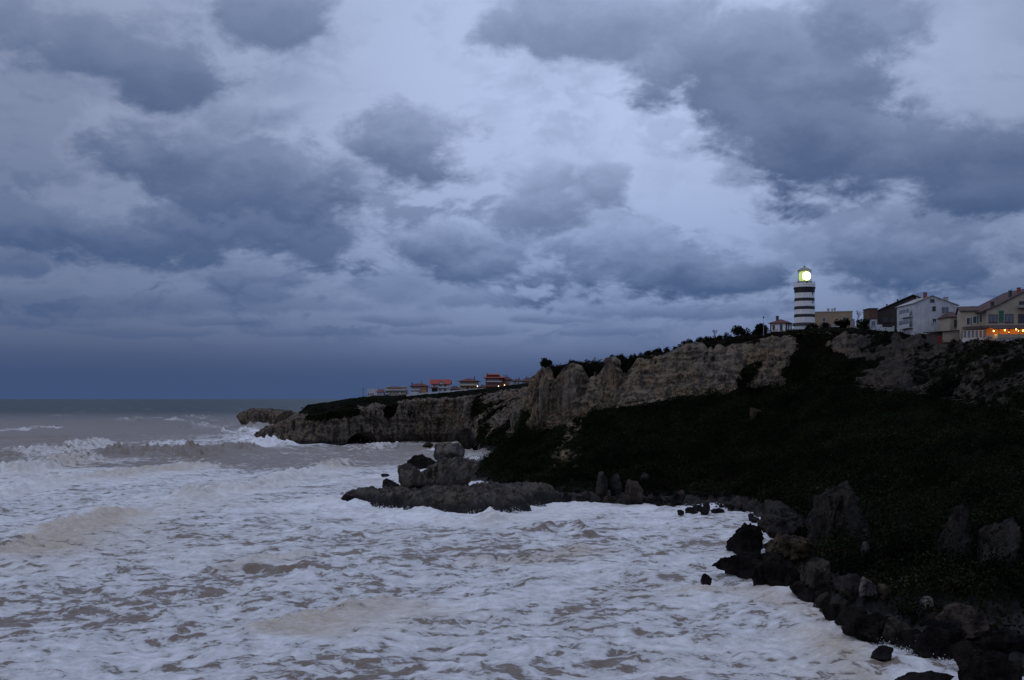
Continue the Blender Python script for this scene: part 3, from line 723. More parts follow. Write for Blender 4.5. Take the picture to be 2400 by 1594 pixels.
# foot of the slope
rock('boulder', 'tall upright grey stone at foot of slope, left of a pair', 1394, 1428, 1108, 1164, 'boulder_grey', 31, sub=4, box=.85)
rock('boulder', 'wide grey stone at foot of slope, right of a pair', 1426, 1460, 1108, 1156, 'boulder_grey', 32, sub=4)
rock('boulder', 'big brown boulder at waterline below the grey stone pair', 1456, 1512, 1130, 1186, 'boulder_brown', 33, sub=4)
rock('boulder', 'small pale stone above the big brown waterline boulder', 1498, 1524, 1108, 1128, 'boulder_grey', 34, sub=3)
rock('boulder', 'brown squat boulder on shore between big boulder and islet rocks', 1584, 1610, 1150, 1172, 'boulder_brown', 35, sub=3)
rs = np.random.RandomState(12)
k = 0
for xx in np.linspace(1275, 1590, 22):
    x_ = xx + rs.uniform(-8, 8); h_ = rs.uniform(9, 22); w_ = h_ * rs.uniform(1.0, 1.7); y_ = np.interp(x_, [1275, 1480, 1600], [1176, 1184, 1184]) + rs.uniform(-10, 3)
    rock('boulder', 'small ' + ('black', 'brown', 'grey')[k % 3] + ' rock at the slope foot ' + ('left of the grey stone pair' if x_ < 1427 else 'right of the grey stone pair'), x_ - w_ / 2, x_ + w_ / 2, y_ - h_, y_, ('boulder_dark', 'boulder_brown', 'boulder_grey')[k % 3], 100 + k, sub=4, group='small rocks along the foot of the slope'); k += 1
for (a, b_, c, d_, lb) in [(1606, 1640, 1187, 1204, 'leftmost round dark rock of the cluster in the bay'), (1626, 1648, 1183, 1198, 'round dark rock in bay cluster, second from left'),
                       (1642, 1666, 1179, 1206, 'tallest dark rock of the cluster in the bay'), (1664, 1684, 1194, 1204, 'small flat dark rock right of the tallest in the bay'),
                       (1678, 1702, 1191, 1204, 'rightmost dark rock of the cluster in the bay'), (1572, 1586, 1175, 1190, 'lone dark rock left of the cluster in the bay'), (1585, 1606, 1196, 1207, 'low dark rock at left end of the bay cluster, awash')]:
    rock('boulder', lb, a, b_, c, d_, 'boulder_dark', 200 + a, d=dsea(d_), sub=3)
# right-hand shore
RB = [
    ('boulder', 'large dark overhanging boulder at water edge, right shore', 1700, 1804, 1238, 1302, 'boulder_dark', 41, 5),
    ('boulder', 'big rounded grey boulder behind the dark overhanging one', 1786, 1908, 1184, 1268, 'boulder_grey', 42, 5),
    ('boulder', 'flat-topped pale brown boulder above the dark slab', 1802, 1922, 1250, 1316, 'boulder_brown', 43, 5),
    ('boulder', 'long dark slab reaching left into the foam on right shore', 1688, 1866, 1296, 1356, 'boulder_dark', 44, 5),
    ('boulder', 'dark angular boulder in foam below the long dark slab', 1772, 1884, 1332, 1390, 'boulder_dark', 45, 5),
    ('boulder', 'pale craggy boulder right of the flat-topped one', 1888, 1956, 1300, 1396, 'boulder_grey', 46, 5),
    ('boulder', 'round pale boulder halfway down the right shore', 2014, 2062, 1358, 1402, 'boulder_pale', 47, 4),
    ('boulder', 'reddish brown boulder right beside the round pale one', 2054, 2094, 1370, 1404, 'boulder_brown', 48, 4),
    ('boulder', 'grey jagged boulder between pale craggy and round pale ones', 1962, 2022, 1340, 1400, 'boulder_grey', 49, 4),
    ('boulder', 'lone dark rock out in foam left of the right shore', 1640, 1671, 1344, 1374, 'boulder_dark', 50, 4),
    ('boulder', 'lone black rock in foam near bottom right', 2048, 2102, 1513, 1552, 'boulder_dark', 51, 4),
    ('boulder', 'small flat black rock above the lone black rock', 2100, 2146, 1502, 1518, 'boulder_dark', 52, 3),
    ('boulder', 'small pale rock on the dark slope at lower right', 2156, 2192, 1404, 1434, 'boulder_pale', 53, 4),
    ('boulder', 'huge dark block at waterline in the lower right', 2142, 2266, 1466, 1548, 'boulder_dark', 54, 5),
    ('boulder', 'dark boulder right of the huge block, lower right', 2240, 2320, 1500, 1576, 'boulder_dark', 55, 5),
    ('boulder', 'brownish mossy boulder above the huge dark block', 2190, 2310, 1420, 1500, 'boulder_brown', 56, 5),
    ('boulder', 'low black ledge at waterline, lower right shore', 1974, 2110, 1448, 1508, 'boulder_dark', 57, 5),
    ('boulder', 'black foreground rock at bottom edge of the picture', 2108, 2245, 1576, 1640, 'boulder_dark', 58, 4),
    ('boulder', 'black foreground rock in the bottom right corner', 2250, 2420, 1545, 1640, 'boulder_dark', 59, 5),
    ('boulder', 'dark boulder at right edge above the corner rock', 2310, 2430, 1470, 1550, 'boulder_dark', 60, 5),
]
for (nm, lb, a, b_, c, d_, mt, sd, sb) in RB:
    dd = dsea(d_) if d_ < 1545 or a < 2150 else dsea(d_)
    rock(nm, lb, a, b_, c, d_, mt, sd, d=min(hit((a + b_) / 2, d_, 8), dsea(d_)), sub=sb + (sb == 5), box=.74, depth=.9, rough=.23)
rock('rock_outcrop', 'tall grey rock outcrop on the dark slope above the right shore', 1900, 1996, 1108, 1262, 'outcrop_rock', 71, cat='outcrop', sub=5, box=.85, lean=.14, sink=.5, rough=.24)
rock('rock_outcrop', 'thin pale rock ridge slanting down right of the tall outcrop', 1984, 2044, 1160, 1280, 'outcrop_rock', 72, cat='outcrop', sub=5, box=.9, lean=-.35, depth=.5)
rock('rock_outcrop', 'narrow pale rock face on dark slope, left of two near right edge', 2216, 2274, 1200, 1312, 'outcrop_rock', 73, cat='outcrop', sub=5, box=.8, sink=.7, rough=.26, depth=1.6)
rock('rock_outcrop', 'broad pale rock face on dark slope at the right edge', 2300, 2420, 1196, 1318, 'outcrop_rock', 74, cat='outcrop', sub=5, box=.75, sink=.7, rough=.26, depth=1.2)
rock('rock_outcrop', 'small pale stone below the slanting ridge', 2016, 2040, 1270, 1298, 'boulder_pale', 75, cat='outcrop', sub=3)
rock('rock_outcrop', 'faint pale outcrop high on the dark slope below lighthouse', 1756, 1786, 952, 980, 'boulder_brown', 76, cat='outcrop', sub=4)
rs = np.random.RandomState(5); k = 0
for xx in np.linspace(1890, 2260, 46):
    x_ = xx + rs.uniform(-10, 10); y_ = np.interp(x_, [1880, 1975, 2120, 2270], [1398, 1470, 1515, 1545]) - abs(rs.normal(0, 26)) + 6
    h_ = rs.uniform(14, 44); w_ = h_ * rs.uniform(1.0, 2.0)
    rock('boulder', ('black', 'black', 'grey', 'brown')[k % 4] + ' tumbled rock on the right shore ' + ('below the pale craggy boulder', 'around the low black ledge', 'beside the huge dark block')[min(2, int((x_ - 1880) / 130))], x_ - w_ / 2, x_ + w_ / 2, y_ - h_, y_, ('boulder_dark', 'boulder_dark', 'boulder_grey', 'boulder_brown')[k % 4], 300 + k, sub=4, group='tumbled rocks along the right shore'); k += 1
for k, xx in enumerate(np.linspace(1690, 1840, 12)):
    x_ = xx + rs.uniform(-5, 5); y_ = np.interp(x_, [1690, 1745, 1840], [1192, 1200, 1290]) + rs.uniform(-6, 2); h_ = rs.uniform(6, 14); w_ = h_ * rs.uniform(1, 1.8)
    rock('boulder', 'small stone in the corner of the bay', x_ - w_ / 2, x_ + w_ / 2, y_ - h_, y_, ('boulder_dark', 'boulder_brown')[k % 2], 400 + k, sub=4, group='small stones in the corner of the bay')

# spray thrown up where the sea meets rock
m, t, b = principled('spray_white'); b.inputs['Base Color'].default_value = (.85, .85, .85, 1); b.inputs['Roughness'].default_value = .9; MATS['spray_white'] = m
rs = np.random.RandomState(31); SP = []; SZ = []
def spray(px, py, n, w, h, size, dy=0):
    x_, y_ = foot(px, py)
    p = rs.normal(size=(n, 3)) * (w, w * .5, 1); p[:, 2] = np.abs(rs.exponential(h, n)) * np.exp(-(p[:, 0] / (1.4 * w))**2) * np.clip(.4 + .9 * pnoise(np.stack([p[:, 0] * 2.5 / w, 0 * p[:, 0] + px * .37, 0 * p[:, 0]], 1)), 0.05, 1.5)
    SP.append(p + (x_, y_ + dy, 0)); SZ.append(np.full(n, size))
for a in ((592, 1008, 1500, 7, 2.6, .20), (612, 1044, 500, 4, 1.2, .14), (650, 1047, 700, 5, 1.3, .14), (700, 1048, 350, 5, .7, .12), (870, 1044, 400, 6, .8, .12), (960, 1042, 300, 8, .6, .12), (1118, 1072, 700, 2.2, 1.3, .11), (1096, 1064, 300, 3, .6, .1), (548, 1004, 400, 8, 1.2, .2)): spray(*a)
for px_ in range(830, 1230, 16): spray(px_, float(np.interp(px_, [830, 900, 1000, 1050, 1150, 1230], [1192, 1194, 1206, 1216, 1208, 1196])) + rs.uniform(-2, 3), 220, .9, .42, .07)
for px_ in range(1700, 2260, 14): spray(px_, float(np.interp(px_, [1690, 1760, 1880, 1975, 2120, 2270], [1352, 1392, 1408, 1484, 1530, 1566])) + rs.uniform(-3, 3), 160, .6, .24, .04)
for px_ in range(1240, 1720, 20): spray(px_, 1186 + rs.uniform(-3, 4), 60, .9, .22, .05)
C_ = np.concatenate(SP); Z_ = np.concatenate(SZ)
def quads_s(C, S, rs):
    n = len(C); a = rs.normal(size=(n, 3)); a /= np.linalg.norm(a, axis=1)[:, None]
    b = rs.normal(size=(n, 3)); b -= (b * a).sum(1)[:, None] * a; b /= np.linalg.norm(b, axis=1)[:, None]; s = (S * rs.uniform(.5, 1.4, n))[:, None]
    return np.stack([C - a * s, C - b * s, C + a * s, C + b * s], 1).reshape(-1, 3), np.arange(4 * n).reshape(n, 4)
V, q = quads_s(C_, Z_, rs); me = bpy.data.meshes.new('sea_spray'); fast_mesh(me, V, q)
tag(link('sea_spray', me, MATS['spray_white']), 'white spray thrown up along the rocks', 'spray', kind='stuff')

# ------------------------------------------------------------------ plants
def quads(C, size, rs, flat=0.0):
    n = len(C); a = rs.normal(size=(n, 3)); a /= np.linalg.norm(a, axis=1)[:, None]
    b = rs.normal(size=(n, 3)); b -= (b * a).sum(1)[:, None] * a; b /= np.linalg.norm(b, axis=1)[:, None]
    s = (size * rs.uniform(.6, 1.3, n))[:, None]
    V = np.stack([C - a * s, C - b * s * .55, C + a * s, C + b * s * .55], 1).reshape(-1, 3)
    return V, np.arange(4 * n).reshape(n, 4)
def leaf_obj(name, C, size, mat, rs, parent=None):
    V, q = quads(C, size, rs); me = bpy.data.meshes.new(name); fast_mesh(me, V, q); return link(name, me, MATS[mat], parent)
def crown_points(rs, n, rx, ry, rz, nclump=14, fill=.34):
    cl = rs.normal(size=(nclump, 3)); cl /= np.linalg.norm(cl, axis=1)[:, None]; cl *= rs.uniform(.35, .78, (nclump, 1))
    p = cl[rs.randint(0, nclump, n)] + rs.normal(size=(n, 3)) * fill * .62
    l = np.linalg.norm(p, axis=1); p = np.where((l > 1.08)[:, None], p / l[:, None] * rs.uniform(.8, 1.08, (n, 1)), p)
    return p * (rx, ry, rz)
def tree(name, label, px, py, rpx, d, seed, h_ratio=.9, trunk=1.0, group=None, cat='tree', n=700, mat='leaf_dark', lean=0, leaf=.34):
    rs = np.random.RandomState(seed); r = rpx / F * d; c = W(px, py, d)
    gz = min(ground_z(c[0], d), c[2] - r * .5)
    root = empty(name, (c[0], d, gz), 0, label, cat, group)
    hc = c[2] - gz
    mb = MB(); mb.tube((-lean, 0, -1.2), (0, 0, hc - r * .2), .06 + r * .07, .05 + r * .03)
    for k in range(5):
        a = k * 1.26 + seed; mb.tube((0, 0, hc - r * .5), (math.cos(a) * r * .6, math.sin(a) * r * .6, hc + r * .3), .05 + r * .025, .02, 5)
    mb.build('trunk', MATS['bark'], root)
    P_ = crown_points(rs, n, r, r, r * h_ratio) + (0, 0, hc)
    leaf_obj('crown', P_, leaf * max(.5, r / 2), mat, rs, root); return root
TR = [
    ('tree', 'crooked little tree alone on the leaning cliff-end pinnacle', 1279, 850, 15, 305, 1, .75, 1.0, .35), ('tree', 'dark tree peeping from behind the rounded crag', 1437, 843, 11, 312, 2, 1.0, 1.0, 0),
    ('tree', 'largest round dark tree in the cliff-top row right of crag', 1459, 841, 14, 314, 3, .9, .8, 0), ('tree', 'round dark tree, second in the cliff-top row', 1486, 839, 12, 314, 4, .9, .8, 0),
    ('tree', 'dark bushy tree, third in the cliff-top row', 1520, 832, 12, 314, 5, .8, .8, 0), ('tree', 'round dark tree, fourth in the cliff-top row', 1541, 825, 11, 315, 6, .95, 1.0, 0),
    ('tree', 'clipped round tree standing apart left of the keeper house', 1731, 776, 17, 306, 7, .88, .9, 0), ('tree', 'wide round dark tree beside the keeper house and lamp post', 1784, 774, 19, 312, 8, .85, .5, 0),
    ('tree', 'low pale green tree on the blocky crag near cliff end', 1343, 852, 11, 312, 9, .7, .5, 0), ('tree', 'small dark bush tree right of the pale green one', 1356, 853, 8, 313, 10, .9, .5, 0),
    ('tree', 'dark round tree in front of the tan building', 1976, 760, 20, 318, 12, .85, .5, 0), ('tree', 'dark round tree between tan building and brown annex', 2024, 762, 19, 296, 13, .75, .4, 0),
]
for (nm, lb, a, b_, r_, d_, sd, hr, tk, ln) in TR: tree(nm, lb, a, b_, r_, d_, sd, hr, tk, 'trees along the cliff top', lean=ln)
rim = (MAINV[:, 1] > 285) & (MAINV[:, 1] < 330) & (tp > 3.8) & (tp < 5.2)
rimV = MAINV[rim]; rim_px, rim_py = MAIN_PX[rim], MAIN_PY[rim]
rs = np.random.RandomState(77)
for k, a in enumerate(list(np.linspace(1334, 1412, 5)) + list(np.linspace(1500, 1702, 21)) + [1748, 1760, 1892, 1906, 1925, 1944]):
    a = a + rs.uniform(-3, 3); m_ = np.abs(rim_px - a) < 4; j = np.argmin(np.where(m_, rim_py, 1e9)); r_ = rs.uniform(6, 12) if a < 1640 else rs.uniform(9, 15)
    side = 'between the crags' if a < 1420 else 'along the rim left of the clipped round tree' if a < 1735 else 'in front of the keeper house and lighthouse'
    tree('shrub', 'dark shrub in the ragged hedge ' + side, rim_px[j], rim_py[j] - r_ * .25, r_, rimV[j, 1] + 1.0, 60 + k, .8, .2, 'shrubs of the cliff-edge hedge', 'shrub', 420, 'leaf_scrub', leaf=.26)
# leafless trees behind
def bare_tree(label, px, py0, py1, d, seed):
    rs = random.Random(seed); b0 = W(px, py1, d); root = empty('bare_tree', tuple(b0), 0, label, 'tree', 'leafless trees'); h = (py1 - py0) / F * d
    mb = MB(); mb.tube((0, 0, -1.5), (0, 0, h * .45), .14, .09)
    br = MB()
    def grow(p, dr, l, r, lev):
        q = p + dr * l; br.tube(p, q, r, r * .55, 5)
        if lev < 3:
            for _ in range(3): grow(q, (dr + Vector((rs.uniform(-.7, .7), rs.uniform(-.7, .7), rs.uniform(-.1, .5)))).normalized(), l * .68, r * .6, lev + 1)
    for _ in range(4): grow(Vector((0, 0, h * rs.uniform(.3, .45))), Vector((rs.uniform(-.7, .7), rs.uniform(-.7, .7), 1)).normalized(), h * .26, .06, 0)
    mb.build('trunk', MATS['bark'], root); br.build('branches', MATS['bark'], root)
bare_tree('leafless tree right behind the tan building', 2008, 728, 768, 330, 1)
bare_tree('leafless tree left of the brown annex', 2030, 732, 768, 326, 2)
bare_tree('leafless twiggy shrub sticking out of the cliff-edge hedge', 1676, 772, 802, 307, 3)
# scrub: low growth nobody could count
def scrub(name, label, V, wgt, nb, rs, mat, size, rad, per):
    p = wgt / wgt.sum(); idx = rs.choice(len(V), nb, p=p); r = rad * rs.uniform(.5, 1.5, nb)
    C = np.repeat(V[idx], per, 0) + rs.normal(size=(nb * per, 3)) * np.repeat(r, per)[:, None] * (.6, .6, .45) + (0, 0, .12)
    o = leaf_obj(name, C, size, mat, rs); return tag(o, label, name, kind='stuff')
rs = np.random.RandomState(21)
vis = (MAINV[:, 1] > 60) & (MAIN_PX < 2480) & (tp > 1.06) & (tp < 5)
cell = np.ones(len(MAINV)); cell[MAINV[:, 1] < 160] *= 1.0
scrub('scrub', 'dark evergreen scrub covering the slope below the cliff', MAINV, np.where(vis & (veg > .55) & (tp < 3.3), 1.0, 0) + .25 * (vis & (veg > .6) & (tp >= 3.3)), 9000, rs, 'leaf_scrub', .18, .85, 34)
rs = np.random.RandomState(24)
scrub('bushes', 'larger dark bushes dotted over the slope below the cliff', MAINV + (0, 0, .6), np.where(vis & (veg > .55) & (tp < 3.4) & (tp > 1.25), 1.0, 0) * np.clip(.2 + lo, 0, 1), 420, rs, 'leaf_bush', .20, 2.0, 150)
rs = np.random.RandomState(22)
scrub('grass_tufts', 'dry tufts along the cliff top and lower slope', MAINV, np.where(vis & (veg > .5) & ((tp > 3.95) & (tp < 4.7) | (tp < 1.6)), 1.0, 0) * (.4 + np.clip(lo, 0, 1)), 2500, rs, 'leaf_dry', .26, .5, 16)
rs = np.random.RandomState(23)
scrub('headland_scrub', 'low dark scrub on top of the far headland', Hd, np.where((hveg > .6) & (htp > 1.2) & (htp < 3.9) & (hpx > 700), 1.0, 0) * np.where(htp > 2.9, .12, 1), 1000, rs, 'leaf_scrub', .38, .75, 16)

# ------------------------------------------------------------------ lighthouse
mpx = 315 / F
lx, ly, lz = W(1885.5, 776, 315)
L = empty('lighthouse', (lx, ly, lz), 0, 'black and white banded round lighthouse with lit lantern', 'lighthouse')
def zl(py): return (776 - py) * mpx
def rt(py): return np.interp(py, [674, 776], [22.3, 24.3]) * mpx
bands = [(776, 763.3, 'w'), (763.3, 757.5, 'k'), (757.5, 744.2, 'w'), (744.2, 737.3, 'k'), (737.3, 726, 'w'), (726, 718.8, 'k'), (718.8, 706.5, 'w'), (706.5, 699.5, 'k'), (699.5, 687, 'w')]
for (a, b_, c) in bands:
    z0_, z1_ = zl(a), zl(b_); e = .035 if c == 'k' else 0
    fl = .45 if (c == 'k' and a > 760) else 0
    MB().lathe([(rt(a) + e + fl, z0_), (rt(a) + e + fl, z0_ + .15), (rt(b_) + e + fl * .4, z1_)], 40).build('white_band' if c == 'w' else 'black_band', MATS['white_paint' if c == 'w' else 'black_paint'], L, False)
MB().lathe([(rt(776) + .75, -2.5), (rt(776) + .75, .25), (rt(776) + .3, .35)], 32).build('plinth', MATS['black_paint'], L)
MB().lathe([(rt(687) + .05, zl(687)), (rt(687) + .1, zl(684)), (24.2 * mpx, zl(677)), (25.2 * mpx, zl(676.6)), (25.2 * mpx, zl(674))], 40).build('gallery_corbel', MATS['black_paint'], L)
par = MB().lathe([(24.6 * mpx, zl(674)), (24.3 * mpx, zl(671)), (24.7 * mpx, zl(667)), (24.0 * mpx, zl(665.6)), (19 * mpx, zl(665.6))], 40).build('gallery_parapet', MATS['white_paint'], L)
rail = MB()
for k in range(28):
    a = 2 * math.pi * k / 28; r_ = 24.2 * mpx; rail.tube((r_ * math.cos(a), r_ * math.sin(a), zl(665.6)), (r_ * math.cos(a), r_ * math.sin(a), zl(665.6) + .5), .022, n=4)
rail.lathe([(24.1 * mpx, zl(665.6) + .48), (24.5 * mpx, zl(665.6) + .48), (24.5 * mpx, zl(665.6) + .53), (24.1 * mpx, zl(665.6) + .53)], 40, cap=False).build('gallery_railing', MATS['grey_metal'], L)
MB().lathe([(17.5 * mpx, zl(668)), (17.5 * mpx, zl(660.2)), (15.6 * mpx, zl(659.6))], 32).build('lantern_base', MATS['concrete'], L)
dr = MB().box(-.1, .45, -17.9 * mpx, -17.2 * mpx, zl(667), zl(660)).build('lantern_door', MATS['black_paint'], L)
nm_ = 12
for k in range(nm_):
    a = 2 * math.pi * (k + .5) / nm_; a2 = 2 * math.pi * (k + 1.5) / nm_; r_ = 15.0 * mpx
    c1, s1, c2, s2 = math.cos(a) * r_, math.sin(a) * r_, math.cos(a2) * r_, math.sin(a2) * r_
    MB().tube((c1, s1, zl(660)), (c1, s1, zl(635)), .035, n=5).build('mullion', MATS['dark_metal'], L)
    z0_, z1_ = zl(659.6), zl(635.4); e = .965
    me = bpy.data.meshes.new('lantern_pane'); me.from_pydata([(c1 * e, s1 * e, z0_), (c2 * e, s2 * e, z0_), (c2 * e, s2 * e, z1_), (c1 * e, s1 * e, z1_)], [], [(0, 1, 2, 3)])
    link('lantern_pane', me, MATS['lantern_glass'], L)
lens = MB().lathe([(1.2, zl(658)), (1.55, zl(655)), (1.65, zl(648)), (1.55, zl(641)), (1.2, zl(637))], 24).build('lens', MATS['lens_glow'], L, True)
# bright bull's-eye of the lens turned to the viewer
be = MB(); be.lathe([(.02, -.30), (.7, -.20), (1.18, 0), (1.18, .06)], 24); bo = be.build('bullseye', MATS['lens_core'], lens, True)
bo.rotation_euler = (R(90), 0, 0); bo.rotation_euler = Vector((-lx * .0 + .10, -1, .02)).to_track_quat('-Z', 'Y').to_euler(); bo.location = (.26, -1.42, zl(648))
MB().lathe([(.35, zl(661)), (.35, zl(656))], 16).build('lens_pedestal', MATS['dark_metal'], L)
MB().lathe([(16.2 * mpx, zl(635.6)), (16.2 * mpx, zl(634)), (14.5 * mpx, zl(632.5)), (9 * mpx, zl(629)), (4 * mpx, zl(627)), (1.5 * mpx, zl(626.5))], 24).build('dome_roof', MATS['concrete'], L)
fn = MB(); fn.lathe([(.12, zl(626.6)), (.34, zl(625)), (.34, zl(624)), (.12, zl(622.8)), (.03, zl(622)), (.02, zl(617))], 10); fn.build('finial', MATS['grey_metal'], L)
def wframe(root, x0, x1, y, z0, z1, pane='pane', trim='trim', t=.09, sill=True):
    """window on a face looking to -y at local y; frame bars with a pane set back as its sub-part"""
    f = MB().box(x0, x0 + t, y - .06, y + .02, z0, z1).box(x1 - t, x1, y - .06, y + .02, z0, z1).box(x0 + t, x1 - t, y - .06, y + .02, z1 - t, z1).box(x0 + t, x1 - t, y - .06, y + .02, z0, z0 + t)
    if x1 - x0 > .9: f.box((x0 + x1) / 2 - t * .35, (x0 + x1) / 2 + t * .35, y - .05, y + .01, z0 + t, z1 - t)
    o = f.build('window', MATS[trim], root)
    MB().box(x0 + t * .8, x1 - t * .8, y - .03, y + .01, z0 + t * .8, z1 - t * .8).build('pane', MATS[pane], o)
    if sill: MB().box(x0 - .08, x1 + .08, y - .14, y + .02, z0 - .08, z0 - .003).build('sill', MATS[trim], o)
    return o
# tower slit windows
for py_ in (692, 712):
    a = R(-52); r_ = rt(py_) + .02
    o = MB().box(-.16, .16, -.05, .05, 0, .55).build('window', MATS['black_paint'], L); o.location = (math.cos(a) * r_, math.sin(a) * r_, zl(py_)); o.rotation_euler = (0, 0, a + R(90))
# keeper's house: corner towards the viewer
kx, ky, kz = W(1843.5, 777.5, 304)
K = empty('keeper_house', (kx, ky, kz), R(-31), 'small white keeper house with red hip roof beside the lighthouse', 'house')
a0_, b0_, hk = 4.6, 4.9, 2.55          # left wing runs along -x from the corner, right face along +y
MB().box(-a0_, 0, 0, b0_, -1.5, hk).build('wall', MATS['white_paint'], K)
for (qx, qy) in ((0, 0), (-a0_, 0), (0, b0_)):
    q = MB()
    for j in range(8):
        s_ = .34 if j % 2 else .24; q.box(qx - s_, qx + (s_ if qx else .04) * (1 if qx else 1), qy - .04, qy + s_, j * .32, j * .32 + .30) if qx == 0 and qy == 0 else q.box(qx - .04 if qx else qx - .2, qx + s_ if qx else qx + .04, qy - .04 if qy == 0 else qy - s_, qy + s_ if qy == 0 else qy + .04, j * .32, j * .32 + .30)
    q.build('quoin', MATS['black_paint'], K)
MB().box(-a0_ - .05, .05, -.05, b0_ + .05, -2.5, .12).build('base_course', MATS['black_paint'], K)
e = .5; mx, my, zr = -a0_ / 2, b0_ / 2, hk + 1.15
rf = MB(); c4 = [(-a0_ - e, -e, hk), (e, -e, hk), (e, b0_ + e, hk), (-a0_ - e, b0_ + e, hk)]
for j in range(4): rf.slab([c4[j], c4[(j + 1) % 4], (mx, my, zr)], .14)
rfo = rf.build('roof', MATS['roof_red'], K)
MB().box(-a0_ - e, e, -e - .03, -e + .12, hk - .2, hk - .002).box(e - .12, e + .03, -e + .13, b0_ + e, hk - .2, hk - .002).build('fascia', MATS['roof_dull'], K)
MB().box(-3.5, -2.85, 1.6, 2.2, hk + .1, hk + 2.05).box(-3.6, -2.75, 1.5, 2.3, hk + 1.85, hk + 2.0).build('chimney', MATS['dark_metal'], rfo)
wframe(K, -4.0, -3.25, -.001, .55, 2.05, trim='grey_metal'); wframe(K, -1.9, -1.1, -.001, .3, 2.15, trim='grey_metal')
for (u0, u1) in ((1.3, 2.1),):
    f = MB().box(-.02, .06, u0, u0 + .09, .5, 2.1).box(-.02, .06, u1 - .09, u1, .5, 2.1).box(-.02, .06, u0, u1, 2.1, 2.19).box(-.02, .06, u0, u1, .41, .5); o = f.build('window', MATS['grey_metal'], K)
    MB().box(-.01, .03, u0 + .08, u1 - .08, .5, 2.1).build('pane', MATS['pane'], o)
# lamp post by the house
p = W(1789.5, 782, 303); LP = empty('lamp_post', tuple(p), 0, 'tall thin white lamp post left of the keeper house', 'lamp post')
MB().tube((0, 0, -1), (0, 0, 4.2), .06, .045).build('pole', MATS['trim'], LP); MB().lathe([(.05, 4.2), (.18, 4.35), (.2, 4.6), (.1, 4.75)], 10).build('lamp_head', MATS['dark_metal'], LP)

# ------------------------------------------------------------------ buildings
class B:
    """building measured from the photo: front face at depth d"""
    def __init__(s, name, label, px0, px1, pyb, d, cat='house', group=None, rz=0):
        s.m = d / F; s.pc = (px0 + px1) / 2; s.pyb = pyb; s.d = d
        s.root = empty(name, tuple(W(s.pc, pyb, d)), rz, label, cat, group); s.hw = (px1 - px0) / 2 * s.m; s.rz = rz
    def x(s, px): return (px - s.pc) * s.m
    def z(s, py): return (s.pyb - py) * s.m
    def wall(s, mat, py_top, depth, low=2.5, px0=None, px1=None, y0=0.0, name='wall'):
        s.depth = depth; a = -s.hw if px0 is None else s.x(px0); b = s.hw if px1 is None else s.x(px1)
        return MB().box(a, b, y0, y0 + depth, -low, s.z(py_top)).build(name, MATS[mat], s.root)
    def poly(s, pts, y0, y1, mat, name):
        return MB().prism([(s.x(a), s.z(b)) for a, b in pts], y0, y1).build(name, MATS[mat], s.root)
    def win(s, a, b, c, d_, y=-.001, pane='pane', trim='trim', t=.09, sill=True):
        return wframe(s.root, s.x(a), s.x(b), y, s.z(d_), s.z(c), pane, trim, t, sill)
    def hip(s, pye, pyr, mat, over=.6, ridge=.4, px0=None, px1=None, y0=0.0, depth=None):
        a = (-s.hw if px0 is None else s.x(px0)) - over; b = (s.hw if px1 is None else s.x(px1)) + over; D = (depth or s.depth)
        y0_, y1_ = y0 - over, y0 + D + over; ze, zr = s.z(pye), s.z(pyr); rl = (b - a) * ridge / 2; xm = (a + b) / 2; ym = (y0_ + y1_) / 2
        c = [(a, y0_, ze), (b, y0_, ze), (b, y1_, ze), (a, y1_, ze)]; r1, r2 = (xm - rl, ym, zr), (xm + rl, ym, zr)
        return MB().slab([c[0], c[1], r2, r1], .22).slab([c[1], c[2], r2], .22).slab([c[2], c[3], r1, r2], .22).slab([c[3], c[0], r1], .22).build('roof', MATS[mat], s.root)
    def gable_side(s, pye, pyr, mat, over=.5):
        a, b = -s.hw - over, s.hw + over; y0_, y1_ = -over, s.depth + over; ym = s.depth / 2; ze, zr = s.z(pye), s.z(pyr)
        o = MB().slab([(a, y0_, ze), (b, y0_, ze), (b, ym, zr), (a, ym, zr)], .22).slab([(a, ym, zr), (b, ym, zr), (b, y1_, ze), (a, y1_, ze)], .22).build('roof', MATS[mat], s.root)
        for sx in (-1, 1):
            x0_ = s.hw if sx > 0 else -s.hw
            me = MB(); me.v = [(x0_ - .01 * sx, 0, ze - .3), (x0_ - .01 * sx, s.depth, ze - .3), (x0_ - .01 * sx, ym, zr - .25), (x0_ - .3 * sx, 0, ze - .3), (x0_ - .3 * sx, s.depth, ze - .3), (x0_ - .3 * sx, ym, zr - .25)]
            me.f = [(0, 1, 2), (5, 4, 3), (0, 3, 4, 1), (1, 4, 5, 2), (2, 5, 3, 0)]; me.build('gable', MATS['white_wall'], s.root)
        return o
    def chimney(s, a, b, c, d_, y, mat, parent=None, dep=.7):
        return MB().box(s.x(a), s.x(b), y, y + dep, s.z(d_), s.z(c)).box(s.x(a) - .08, s.x(b) + .08, y - .08, y + dep + .08, s.z(c) - .02, s.z(c) + .12).build('chimney', MATS[mat], parent or s.root)
    def balcony(s, a, b, pyt, pyb, mat, out=1.0, rail='trim'):
        f = MB().box(s.x(a), s.x(b), -out, .02, s.z(pyb) - .15, s.z(pyb)).build('balcony', MATS[mat], s.root)
        r = MB().box(s.x(a), s.x(b), -out, -out + .08, s.z(pyb) + .003, s.z(pyt)).box(s.x(a), s.x(a) + .08, -out + .083, 0, s.z(pyb) + .003, s.z(pyt)).box(s.x(b) - .08, s.x(b), -out + .083, 0, s.z(pyb) + .003, s.z(pyt))
        r.build('railing', MATS[rail], f); return f
    def slab_roof(s, py, mat, over=.3, th=.3):
        return MB().box(-s.hw - over, s.hw + over, -over, s.depth + over, s.z(py), s.z(py) + th).build('roof', MATS[mat], s.root)

